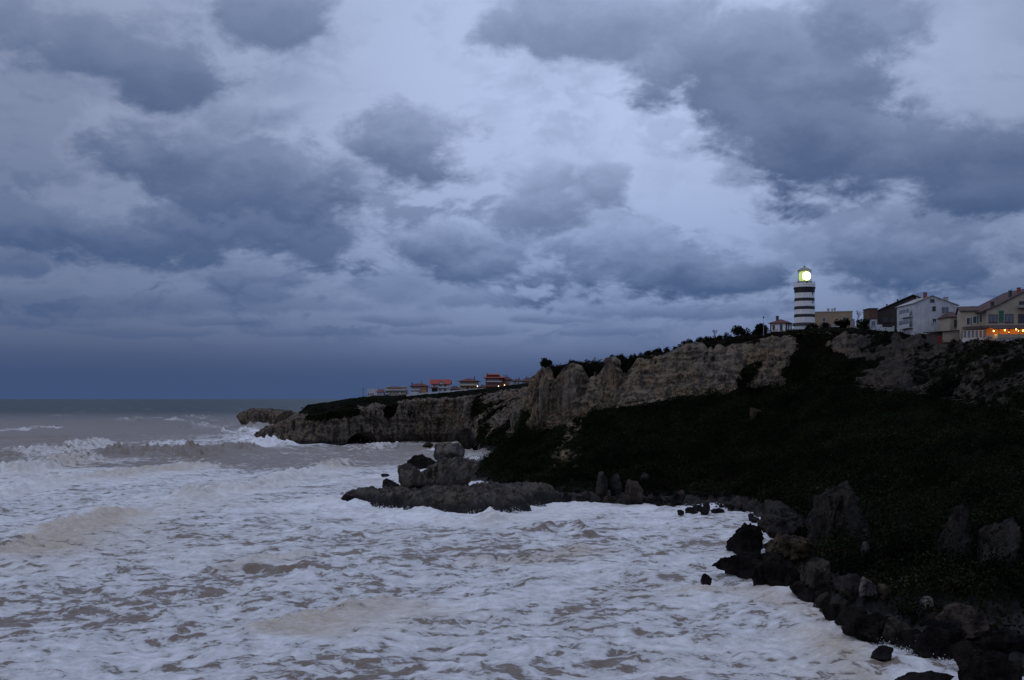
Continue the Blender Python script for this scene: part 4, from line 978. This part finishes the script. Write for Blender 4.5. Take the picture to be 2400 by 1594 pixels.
# ---- cluster right of the lighthouse
b = B('tan_building', 'plain tan flat-roofed building right behind the lighthouse', 1904, 1996, 772, 348, 'building', rz=R(-14))
b.wall('tan_wall', 731, 11); b.slab_roof(731, 'trim', .15, .22)
b.chimney(1940, 1945, 722, 731, 3, 'concrete'); b.chimney(1950, 1953, 722, 731, 4, 'concrete'); b.chimney(1955, 1959, 721, 731, 3, 'concrete')
b.win(1975, 1982, 742, 752); b.win(1928, 1935, 744, 754)
b = B('stone_hut', 'low grey stone hut in scrub right of the lighthouse base', 1936, 1966, 780, 306, 'hut', rz=R(10))
b.wall('concrete', 766, 3.2); b.slab_roof(766, 'white_wall', .2, .25); MB().box(b.x(1944), b.x(1949), -.04, .01, 0, b.z(769)).build('door', MATS['wood_brown'], b.root)
b = B('brown_annex', 'narrow brown and white annex left of the dark gabled building', 2038, 2056, 770, 298, 'building')
b.wall('old_white', 748, 5); MB().box(-b.hw - .05, b.hw + .05, -.15, 5.1, b.z(748) + .003, b.z(724)).build('upper_storey', MATS['brown_boards'], b.root)
b.slab_roof(724, 'dark_shingle', .25, .2); b.win(2042, 2052, 752, 764, pane='pane_blue')
b = B('dark_gabled_house', 'big dark shingled gable house behind the white house', 2055, 2226, 768, 302, 'house', rz=R(-20))
b.poly([(2055, 790), (2226, 790), (2226, 728), (2140, 692), (2055, 728)], 0, 14, 'dark_shingle', 'wall')
rf = MB()
for (p1, p2) in (((2046, 731), (2140, 690)), ((2140, 690), (2235, 731))):
    rf.slab([(b.x(p1[0]), -.5, b.z(p1[1])), (b.x(p2[0]), -.5, b.z(p2[1])), (b.x(p2[0]), 14.5, b.z(p2[1])), (b.x(p1[0]), 14.5, b.z(p1[1]))], .25)
ro = rf.build('roof', MATS['dark_shingle'], b.root)
b.chimney(2147, 2153, 689, 708, -.1, 'old_white', ro); b.chimney(2104, 2107, 700, 712, 2, 'dark_metal', ro, .4); b.chimney(2080, 2083, 711, 720, 2, 'dark_metal', ro, .4)
b.win(2072, 2084, 742, 754, trim='wood_brown'); b.win(2090, 2100, 742, 754, trim='wood_brown')
b = B('white_house', 'tall weathered white gable house with chimneys, right of lighthouse', 2142, 2243, 792, 272, 'house')
b.poly([(2142, 815), (2243, 815), (2243, 714), (2184, 693), (2142, 709)], 0, 12, 'old_white', 'wall')
rf = MB()
for (p1, p2) in (((2139, 710.5), (2184, 692)), ((2184, 692), (2248, 715))):
    rf.slab([(b.x(p1[0]), -.3, b.z(p1[1])), (b.x(p2[0]), -.3, b.z(p2[1])), (b.x(p2[0]), 12.4, b.z(p2[1])), (b.x(p1[0]), 12.4, b.z(p1[1]))], .16)
ro = rf.build('roof', MATS['concrete'], b.root)
b.chimney(2168, 2175, 686, 702, .6, 'brick_red', ro); b.chimney(2218, 2227, 696, 712, 1.2, 'concrete', ro)
b.win(2180, 2190, 701, 708, trim='wood_brown'); b.win(2185, 2193, 718, 728, trim='wood_brown'); b.win(2206, 2224, 719, 736, pane='pane_blue'); b.win(2185, 2195, 746, 756); b.win(2204, 2209, 742, 770, trim='dark_metal', sill=False); b.win(2211, 2217, 747, 761); b.win(2219, 2225, 748, 760)
def side_win(y0, y1, c_, d_, pane='pane_blue', out=0.0, trim='trim'):
    xs = -b.hw - out; z0_, z1_ = b.z(d_), b.z(c_); t_ = .09
    f = MB().box(xs - .06, xs + .02, y0, y0 + t_, z0_, z1_).box(xs - .06, xs + .02, y1 - t_, y1, z0_, z1_).box(xs - .06, xs + .02, y0 + t_, y1 - t_, z0_, z0_ + t_).box(xs - .06, xs + .02, y0 + t_, y1 - t_, z1_ - t_, z1_)
    o = f.build('window', MATS[trim], b.root); MB().box(xs - .03, xs + .01, y0 + .07, y1 - .07, z0_ + .07, z1_ - .07).build('pane', MATS[pane], o)
for (c_, d_) in ((722, 740), (747, 766)):
    MB().box(-b.hw - 1.0, -b.hw + .02, .6, 7.6, b.z(d_) - .18, b.z(d_)).box(-b.hw - 1.0, -b.hw - .9, .6, 7.6, b.z(d_) + .003, b.z(d_ - 7)).build('balcony', MATS['old_white'], b.root)
    for k in range(3): side_win(.7 + 2.3 * k, 2.9 + 2.3 * k, c_, d_ - 7.3, out=.93)
    side_win(9.0, 10.6, c_ + 2, d_ - 2)
b = B('beige_wing', 'narrow beige wing joining the white house and the restaurant', 2226, 2256, 778, 263, 'building')
b.wall('beige_wall', 742, 7); b.hip(742, 728, 'roof_dull', .3, .3); b.win(2236, 2243, 749, 766, trim='wood_brown')
b = B('garden_wall', 'low white stepped garden wall below the dark gabled house', 2050, 2096, 777, 288, 'wall')
MB().box(b.x(2056), b.x(2068), 0, .3, -1.5, b.z(761)).box(b.x(2068), b.x(2093), .002, .28, -1.5, b.z(767)).box(b.x(2093), b.x(2096), -.05, .35, -1.5, b.z(764)).build('wall', MATS['white_wall'], b.root)
b = B('garden_wall', 'pale ruined wall between the two dark round trees', 1992, 2012, 772, 302, 'wall')
MB().prism([(b.x(1992), -1.5), (b.x(2012), -1.5), (b.x(2012), b.z(768)), (b.x(2004), b.z(764)), (b.x(2003), b.z(748)), (b.x(1995), b.z(746)), (b.x(1994), b.z(758))], 0, .35).build('wall', MATS['concrete'], b.root)
b = B('low_beige_house', 'low beige block with red door on the cliff edge', 2196, 2254, 803, 253, 'building', rz=R(4))
b.wall('beige_wall', 777, 6, 2.5, 2209, 2254); b.wall('dark_shingle', 779, 5.6, 2.5, 2196, 2209, .2, 'side_bay')
MB().slab([(b.x(2192), -.4, b.z(777)), (b.x(2257), -.4, b.z(773)), (b.x(2257), 6.4, b.z(771)), (b.x(2192), 6.4, b.z(775))], .22).build('roof', MATS['dark_shingle'], b.root)
MB().box(b.x(2197), b.x(2208), .12, .19, -.4, b.z(787)).build('door', MATS['red_paint'], b.root)
b = B('restaurant', 'beige building with three green-shuttered windows and glazed porch', 2254, 2313, 802, 249, 'restaurant', rz=R(-17))
b.wall('beige_wall', 728, 9); b.gable_side(728, 714, 'roof_dull', .35)
for (a, e_, c_, d_) in ((2266, 2275, 744, 762), (2280, 2289, 741, 759), (2294, 2303, 738, 757)):
    b.win(a, e_, c_, d_, trim='trim'); MB().box(b.x(e_) + .03, b.x(e_) + .28, -.07, -.02, b.z(d_), b.z(c_)).build('shutter', MATS['shutter_green'], b.root)
b.chimney(2281, 2286, 717, 726, 3.5, 'dark_metal'); b.chimney(2262, 2266, 720, 727, 3.5, 'brick_red')
MB().slab([(b.x(2258), -2.7, b.z(773)), (b.x(2313), -2.7, b.z(771)), (b.x(2313), -.02, b.z(764)), (b.x(2258), -.02, b.z(766))], .12).build('awning', MATS['dark_shingle'], b.root)
MB().box(b.x(2256), b.x(2308), -2.5, -2.4, -1.8, b.z(794)).box(b.x(2256), b.x(2256) + .1, -2.39, 0, -1.8, b.z(794)).build('porch_wall', MATS['white_wall'], b.root)
for k in range(6):
    a = 2257 + k * 8.4; b.win(a, a + 8.2, 775, 793.5, y=-2.42, pane='pane_blue', t=.1, sill=False)
# hotel with the lit terrace
b = B('hotel', 'large beige gabled building with lit terrace at right edge', 2312, 2520, 802, 246, 'hotel')
b.poly([(2312, 825), (2520, 825), (2520, 722), (2420, 674), (2338, 716), (2312, 727)], 0, 14, 'beige_wall', 'wall')
rf = MB()
for (p1, p2) in (((2298, 730), (2338, 714)), ((2338, 714), (2420, 672)), ((2420, 672), (2526, 722))):
    rf.slab([(b.x(p1[0]), -.4, b.z(p1[1])), (b.x(p2[0]), -.4, b.z(p2[1])), (b.x(p2[0]), 14.3, b.z(p2[1])), (b.x(p1[0]), 14.3, b.z(p1[1]))], .22)
ro = rf.build('roof', MATS['roof_dull'], b.root)
b.chimney(2328, 2334, 708, 719, .8, 'dark_metal', ro); b.chimney(2376, 2381, 680, 697, 2, 'dark_metal', ro); b.chimney(2396, 2402, 673, 687, 2, 'brick_red', ro)
b.win(2317, 2338, 737, 756, pane='pane_blue', trim='wood_brown', t=.16); b.win(2355, 2375, 736, 756, pane='pane_blue', trim='wood_brown', t=.16); b.win(2386, 2404, 736, 756, trim='wood_brown', t=.16); b.win(2388, 2404, 706, 718, trim='wood_brown')
sh_ = MB().box(b.x(2341), b.x(2346), -.09, -.02, b.z(756), b.z(728)).build('shutter', MATS['shutter_green'], b.root); MB().box(b.x(2347), b.x(2352), -.09, -.02, b.z(756), b.z(728)).build('shutter', MATS['shutter_green'], b.root)
b.poly([(2384, 722), (2520, 722), (2520, 716), (2384, 716)], -1.2, -.01, 'concrete', 'balcony')
# terrace: floor, parapet, posts, roof, back wall of orange boards
zt, zp, zr_ = b.z(796), b.z(787), b.z(774)
MB().box(b.x(2310), b.x(2520), -6.2, -.02, -2.5, zt).build('terrace_floor', MATS['concrete'], b.root)
MB().box(b.x(2310), b.x(2520), -6.3, -6.1, zt + .003, zp).box(b.x(2310), b.x(2310) + .2, -6.09, -.03, zt + .003, zp).build('parapet', MATS['beige_wall'], b.root)
MB().box(b.x(2311), b.x(2519), -.12, -.03, zt + .005, zr_ + .3).build('board_wall', MATS['orange_wall'], b.root)
MB().slab([(b.x(2304), -6.9, b.z(774.5)), (b.x(2526), -6.9, b.z(771)), (b.x(2526), -.01, b.z(760)), (b.x(2304), -.01, b.z(763))], .18).build('terrace_roof', MATS['roof_dull'], b.root)
for a in (2311, 2335, 2358, 2382, 2406, 2430): MB().box(b.x(a), b.x(a) + .14, -6.26, -6.13, zp + .003, zr_ + .05).build('post', MATS['wood_brown'], b.root)
root0 = b
for k, (a, c_) in enumerate([(2329, 776), (2355, 774), (2365, 779), (2381.5, 772), (2388, 776), (2398, 775), (2412, 775), (2428, 776)]):
    dd = 241.2 + (k % 3) * .8; p = W(a, c_, dd)
    o = empty('hanging_lamp', tuple(p), 0, 'glowing orange lamp hanging under the terrace roof at right edge', 'lamp', 'lit lamps under the terrace roof')
    MB().lathe([(.02, -.15), (.10, -.1), (.13, 0), (.10, .1), (.03, .2)], 10).build('bulb', MATS['warm_bulb'], o, True)
    MB().tube((0, 0, .2), (0, 0, .75), .012, n=4).build('cord', MATS['dark_metal'], o)
    ld = bpy.data.lights.new('lamp_light', 'POINT'); ld.energy = 80; ld.color = (1, .48, .13); ld.shadow_soft_size = .22; lo_ = bpy.data.objects.new('lamp_light', ld); col.objects.link(lo_); lo_.parent = o; lo_.location = (0, -.35, -.3)

def aerial(bb, px, py0, y, h=1.6):
    m_ = MB(); x_, z_ = bb.x(px), bb.z(py0); m_.tube((x_, y, z_), (x_, y, z_ + h), .03, n=5); m_.tube((x_ - .55, y, z_ + h * .95), (x_ + .55, y, z_ + h * .95), .02, n=4)
    for k in range(5): m_.tube((x_ - .5 + .25 * k, y - .3, z_ + h * .95), (x_ - .5 + .25 * k, y + .3, z_ + h * .95), .014, n=4)
    m_.build('aerial', MATS['dark_metal'], bb.root)
aerial(root0, 2352, 712, 3); aerial(root0, 2390, 690, 4)
# ---- houses on the far headland
D_ = 586
b = B('villa', 'white house with three dark arches, leftmost on the headland', 861, 898, 932, D_)
b.wall('white_wall', 914, 9, 3, 861, 884); b.wall('white_wall', 917, 8, 3, 884, 898, .5, 'side_wing')
MB().box(b.x(861), b.x(884), -.05, .25, b.z(914) + .002, b.z(911.5)).build('parapet', MATS['white_wall'], b.root)
MB().slab([(b.x(880), -.2, b.z(918)), (b.x(900), -.2, b.z(918)), (b.x(898), 6, b.z(912)), (b.x(876), 6, b.z(912))], .2).build('roof', MATS['roof_red'], b.root)
for a in (862.5, 867.8, 872.5): b.win(a, a + 3, 921, 927.5, trim='white_wall')
for a in (886, 890, 894): b.win(a, a + 2.4, 923, 928, y=.499, pane='pane_blue')
b = B('villa', 'pale two-storey house with long white balcony band and dull roof', 903, 952, 931, D_ + 2)
b.wall('beige_wall', 914, 9, 3); b.wall('pink_wall', 906.5, 5, 0, 904, 950, 2.5, 'upper_storey')
b.hip(909, 905.5, 'roof_dull', .2, .6, 909, 938, 2.4, 5.2); MB().box(b.x(902), b.x(953), -1.0, .02, b.z(915.3), b.z(913)).build('balcony', MATS['white_wall'], b.root)
MB().box(b.x(904), b.x(912), 2.0, 7, b.z(907), b.z(905.8)).box(b.x(938), b.x(950), 2.0, 7, b.z(907), b.z(905.8)).build('parapet', MATS['white_wall'], b.root)
for a in (906, 914, 922, 930, 940): b.win(a, a + 3.4, 917, 922)
for a in (903.5, 934): MB().box(b.x(a), b.x(a + 8), -.5, .01, b.z(924), b.z(921.5)).build('balcony', MATS['white_wall'], b.root)
for a in (908, 926, 943): b.win(a, a + 3, 925, 930)
b = B('villa', 'pink house with red hip roof and two chimneys on the headland', 963, 1000, 925, D_)
b.wall('pink_wall', 904, 9, 3); ro = b.hip(904.5, 898.5, 'roof_red', .9, .35)
b.chimney(963.5, 966, 897, 905, 3, 'dark_metal', ro); b.chimney(985, 988.5, 894, 902, 4, 'concrete', ro)
for a in (967, 976, 985): b.win(a, a + 5, 906.5, 911.5, pane='pane_blue'); b.win(a, a + 5, 916, 921, pane='pane_blue')
b.balcony(963, 984, 912, 914.5, 'white_wall'); b.balcony(962, 982, 918, 923, 'white_wall', 1.6, 'white_wall'); MB().box(b.x(988), b.x(1000.2), -.3, .02, -1, b.z(905)).build('bay', MATS['orange_wall'], b.root)
b = B('villa', 'white house with tall orange gabled roof and dark porch', 1011, 1053, 919, D_)
b.wall('white_wall', 899, 9, 3); ro = b.gable_side(900, 889, 'roof_orange', .9)
b.poly([(1026, 900.5), (1034.5, 893.5), (1043, 900.5)], -1.0, 2.0, 'white_wall', 'dormer')
dm = MB()
for (p1, p2) in (((1024, 901.5), (1034.5, 892.8)), ((1034.5, 892.8), (1045, 901.5))):
    dm.slab([(b.x(p1[0]), -1.4, b.z(p1[1])), (b.x(p2[0]), -1.4, b.z(p2[1])), (b.x(p2[0]), 2.6, b.z(p2[1])), (b.x(p1[0]), 2.6, b.z(p1[1]))], .16)
dm.build('dormer_roof', MATS['roof_orange'], b.root)
b.win(1015, 1021, 901, 906, pane='pane_blue'); b.win(1029, 1036, 901, 906, pane='pane_blue'); b.win(1041, 1046, 901, 907); b.win(1029, 1035, 912, 917, pane='pane_blue'); b.win(1040, 1046, 911, 917)
MB().slab([(b.x(1004), -2.5, b.z(909.5)), (b.x(1028), -2.5, b.z(909.5)), (b.x(1026), -.01, b.z(906.8)), (b.x(1008), -.01, b.z(906.8))], .15).build('porch_roof', MATS['roof_red'], b.root)
MB().box(b.x(1012.5), b.x(1026), -.06, -.01, 0, b.z(910)).build('porch_door', MATS['dark_metal'], b.root)
for a in (1012, 1027): MB().tube((b.x(a), -2.3, -1), (b.x(a), -2.3, b.z(909.7)), .12).build('porch_post', MATS['trim'], b.root)
b.balcony(1028, 1052, 906.5, 909, 'white_wall', .9, 'trim')
b = B('low_house', 'low dark red roofed house between white and tan villas', 1053, 1078, 917, D_ + 14)
b.wall('pink_wall', 912, 8, 3); b.hip(912.5, 904.5, 'roof_dull', .5, .3); b.win(1058, 1062, 912.6, 916); b.win(1066, 1070, 912.6, 916)
b = B('villa', 'tan two-storey villa with red hip roof and thin chimney', 1078, 1120, 914, D_)
b.wall('yellow_wall', 893, 10, 3); ro = b.hip(893.3, 886.3, 'roof_red', 1.1, .12)
b.chimney(1110.5, 1112.5, 882.5, 892, 2.5, 'dark_metal', ro, .5)
for a in (1081, 1089, 1097, 1107): b.win(a, a + 5, 895, 900, pane='pane_blue')
b.balcony(1078, 1119, 900.5, 902.5, 'yellow_wall', 1.0, 'trim'); MB().box(b.x(1077), b.x(1120), -1.2, .02, b.z(904.6), b.z(903.2)).build('cornice', MATS['yellow_wall'], b.root)
b.win(1082, 1089, 906, 911, pane='pane_blue'); b.win(1103, 1109, 906, 911); MB().box(b.x(1093), b.x(1098), -.05, .01, 0, b.z(905.5)).build('door', MATS['wood_brown'], b.root)
b = B('low_house', 'low red roof peeping between the tan and red villas', 1122, 1140, 911, D_ + 16)
b.wall('pink_wall', 908, 8, 3); b.hip(908.3, 901.5, 'roof_dull', .4, .2); b.win(1127, 1131, 908.6, 911)
b = B('villa', 'tallest villa, three storeys with bright red stepped roof', 1138, 1178, 908, D_)
b.wall('brick_red', 885, 11, 3); ro = b.hip(885.3, 881, 'roof_orange', 1.1, .75)
MB().box(b.x(1141), b.x(1170), 2.5, 8.5, b.z(882.5), b.z(878)).build('attic', MATS['roof_red'], b.root); b.hip(878, 875.3, 'roof_orange', .4, .7, 1141, 1170, 2.5, 6)
b.chimney(1140.5, 1142.5, 875, 880, 3, 'dark_metal', ro, .5)
for a in (1143, 1150, 1157, 1164): b.win(a, a + 4.5, 887.5, 892.5, pane='pane_blue')
b.balcony(1140, 1176, 893, 895.5, 'brick_red', 1.2, 'trim')
for a in (1143, 1152, 1160, 1168): b.win(a, a + 4.5, 898.5, 904)
b.balcony(1140, 1176, 904, 906, 'brick_red', .6, 'brick_red')
b = B('villa', 'orange-walled house with gable behind the tallest red villa', 1176, 1200, 905, D_ + 10)
b.wall('orange_wall', 890, 9, 3, 1176, 1194); b.wall('white_wall', 891, 8, 3, 1194, 1201, .4, 'side_wing'); ro = b.hip(890, 882.5, 'roof_dull', .6, .2)
b.chimney(1180.5, 1182, 878.5, 886, 3, 'dark_metal', ro, .5); b.chimney(1186, 1187.5, 878.5, 886, 3, 'dark_metal', ro, .5); b.win(1180, 1184, 893, 898); b.win(1188, 1192, 893, 898, pane='pane_blue')
b = B('low_house', 'small grey-roofed white house right of the orange one', 1202, 1224, 905, D_ + 20)
b.wall('white_wall', 893, 8, 3); b.hip(893.3, 887.5, 'roof_dull', .5, .3); b.chimney(1216, 1217.5, 884, 889, 3, 'dark_metal', None, .5); b.win(1206, 1210, 896, 900); b.win(1213, 1217, 896, 900)
b = B('low_house', 'broad dark red roofed house left of the cliff end', 1222, 1256, 903, D_ + 30)
b.wall('pink_wall', 893, 10, 3); ro = b.hip(893.3, 884.5, 'roof_dull', .6, .25); b.chimney(1233, 1234.5, 881.5, 887, 4, 'dark_metal', ro, .5); b.win(1228, 1232, 895, 899, pane='pane_blue'); b.win(1240, 1244, 895, 899)
b = B('villa', 'white house half hidden behind the leaning pinnacle', 1256, 1284, 906, 560)
b.wall('white_wall', 884, 9, 3); b.hip(884.3, 879.5, 'roof_dull', .4, .5); b.win(1258.5, 1262, 888, 893); b.win(1264.5, 1268, 888, 893); b.win(1258.5, 1262, 897, 902)
b = B('low_house', 'small reddish roof and chimney behind the cliff-top crags', 1364, 1400, 866, 345)
b.wall('pink_wall', 856, 6, 3); b.hip(856.3, 849, 'roof_red', .3, .5); b.chimney(1393, 1398, 838, 853, 2, 'concrete'); b.win(1372, 1378, 857, 863)
# garden wall in front of the houses
GWp = [(952, 928), (1003, 922.5), (1056, 918.5), (1122, 913.5), (1180, 909)]
g0 = W(*GWp[0], 570); GW = empty('garden_wall', tuple(g0), 0, 'long white garden wall in front of the headland houses', 'wall')
for k in range(4):
    p, q = W(*GWp[k], 570) - g0, W(*GWp[k + 1], 570) - g0; hW = .62
    MB().prism([(p[0], p[2] - 3), (q[0] - .02, q[2] - 3), (q[0] - .02, q[2] + hW), (p[0], p[2] + hW)], 0, .3).build('wall_panel', MATS['white_wall'], GW)
for (a, c_, lb) in [(1119, 905.5, 'lit street lamp beside the tan villa'), (1168.5, 905.5, 'lit street lamp in front of the tallest red villa'), (1182.5, 903, 'lit street lamp below the orange house')]:
    p = W(a, c_, 572); o = empty('street_lamp', (p[0], 572, p[2] - 3.2), 0, lb, 'street lamp', 'street lamps on the headland')
    MB().tube((0, 0, -2), (0, 0, 3.0), .07, .05).build('pole', MATS['dark_metal'], o); MB().lathe([(.05, 2.98), (.20, 3.1), (.24, 3.3), (.14, 3.5), (.03, 3.65)], 10).build('bulb', MATS['street_bulb'], o, True)
p = W(851, 932, 590); o = empty('utility_pole', tuple(p), 0, 'thin dark utility pole left of the white arched house', 'pole'); MB().tube((0, 0, -2), (0, 0, 5.2), .13, .09).build('pole', MATS['dark_metal'], o); MB().box(-.7, .7, -.06, .06, 4.3, 4.45).build('crossarm', MATS['dark_metal'], o)
p = W(1198.5, 908.5, 574); o = empty('parked_car', tuple(p), R(75), 'small pale car parked right of the street lamps', 'car')
MB().prism([(-2, .25), (2, .25), (2.05, .75), (1.2, .9), (.6, 1.42), (-1.1, 1.42), (-1.8, .95), (-2.05, .8)], -.85, .85).build('body', MATS['car_white'], o)
MB().prism([(-1.0, .95), (.95, .92), (.5, 1.34), (-.95, 1.34)], -.87, .87).build('side_window', MATS['pane'], o)
for (a, c_) in ((-1.25, -.8), (1.25, -.8), (-1.25, .62), (1.25, .62)):
    w_ = MB(); w_.tube((a, c_, .32), (a, c_ + .2, .32), .32, n=14); w_.build('wheel', MATS['tyre'], o)
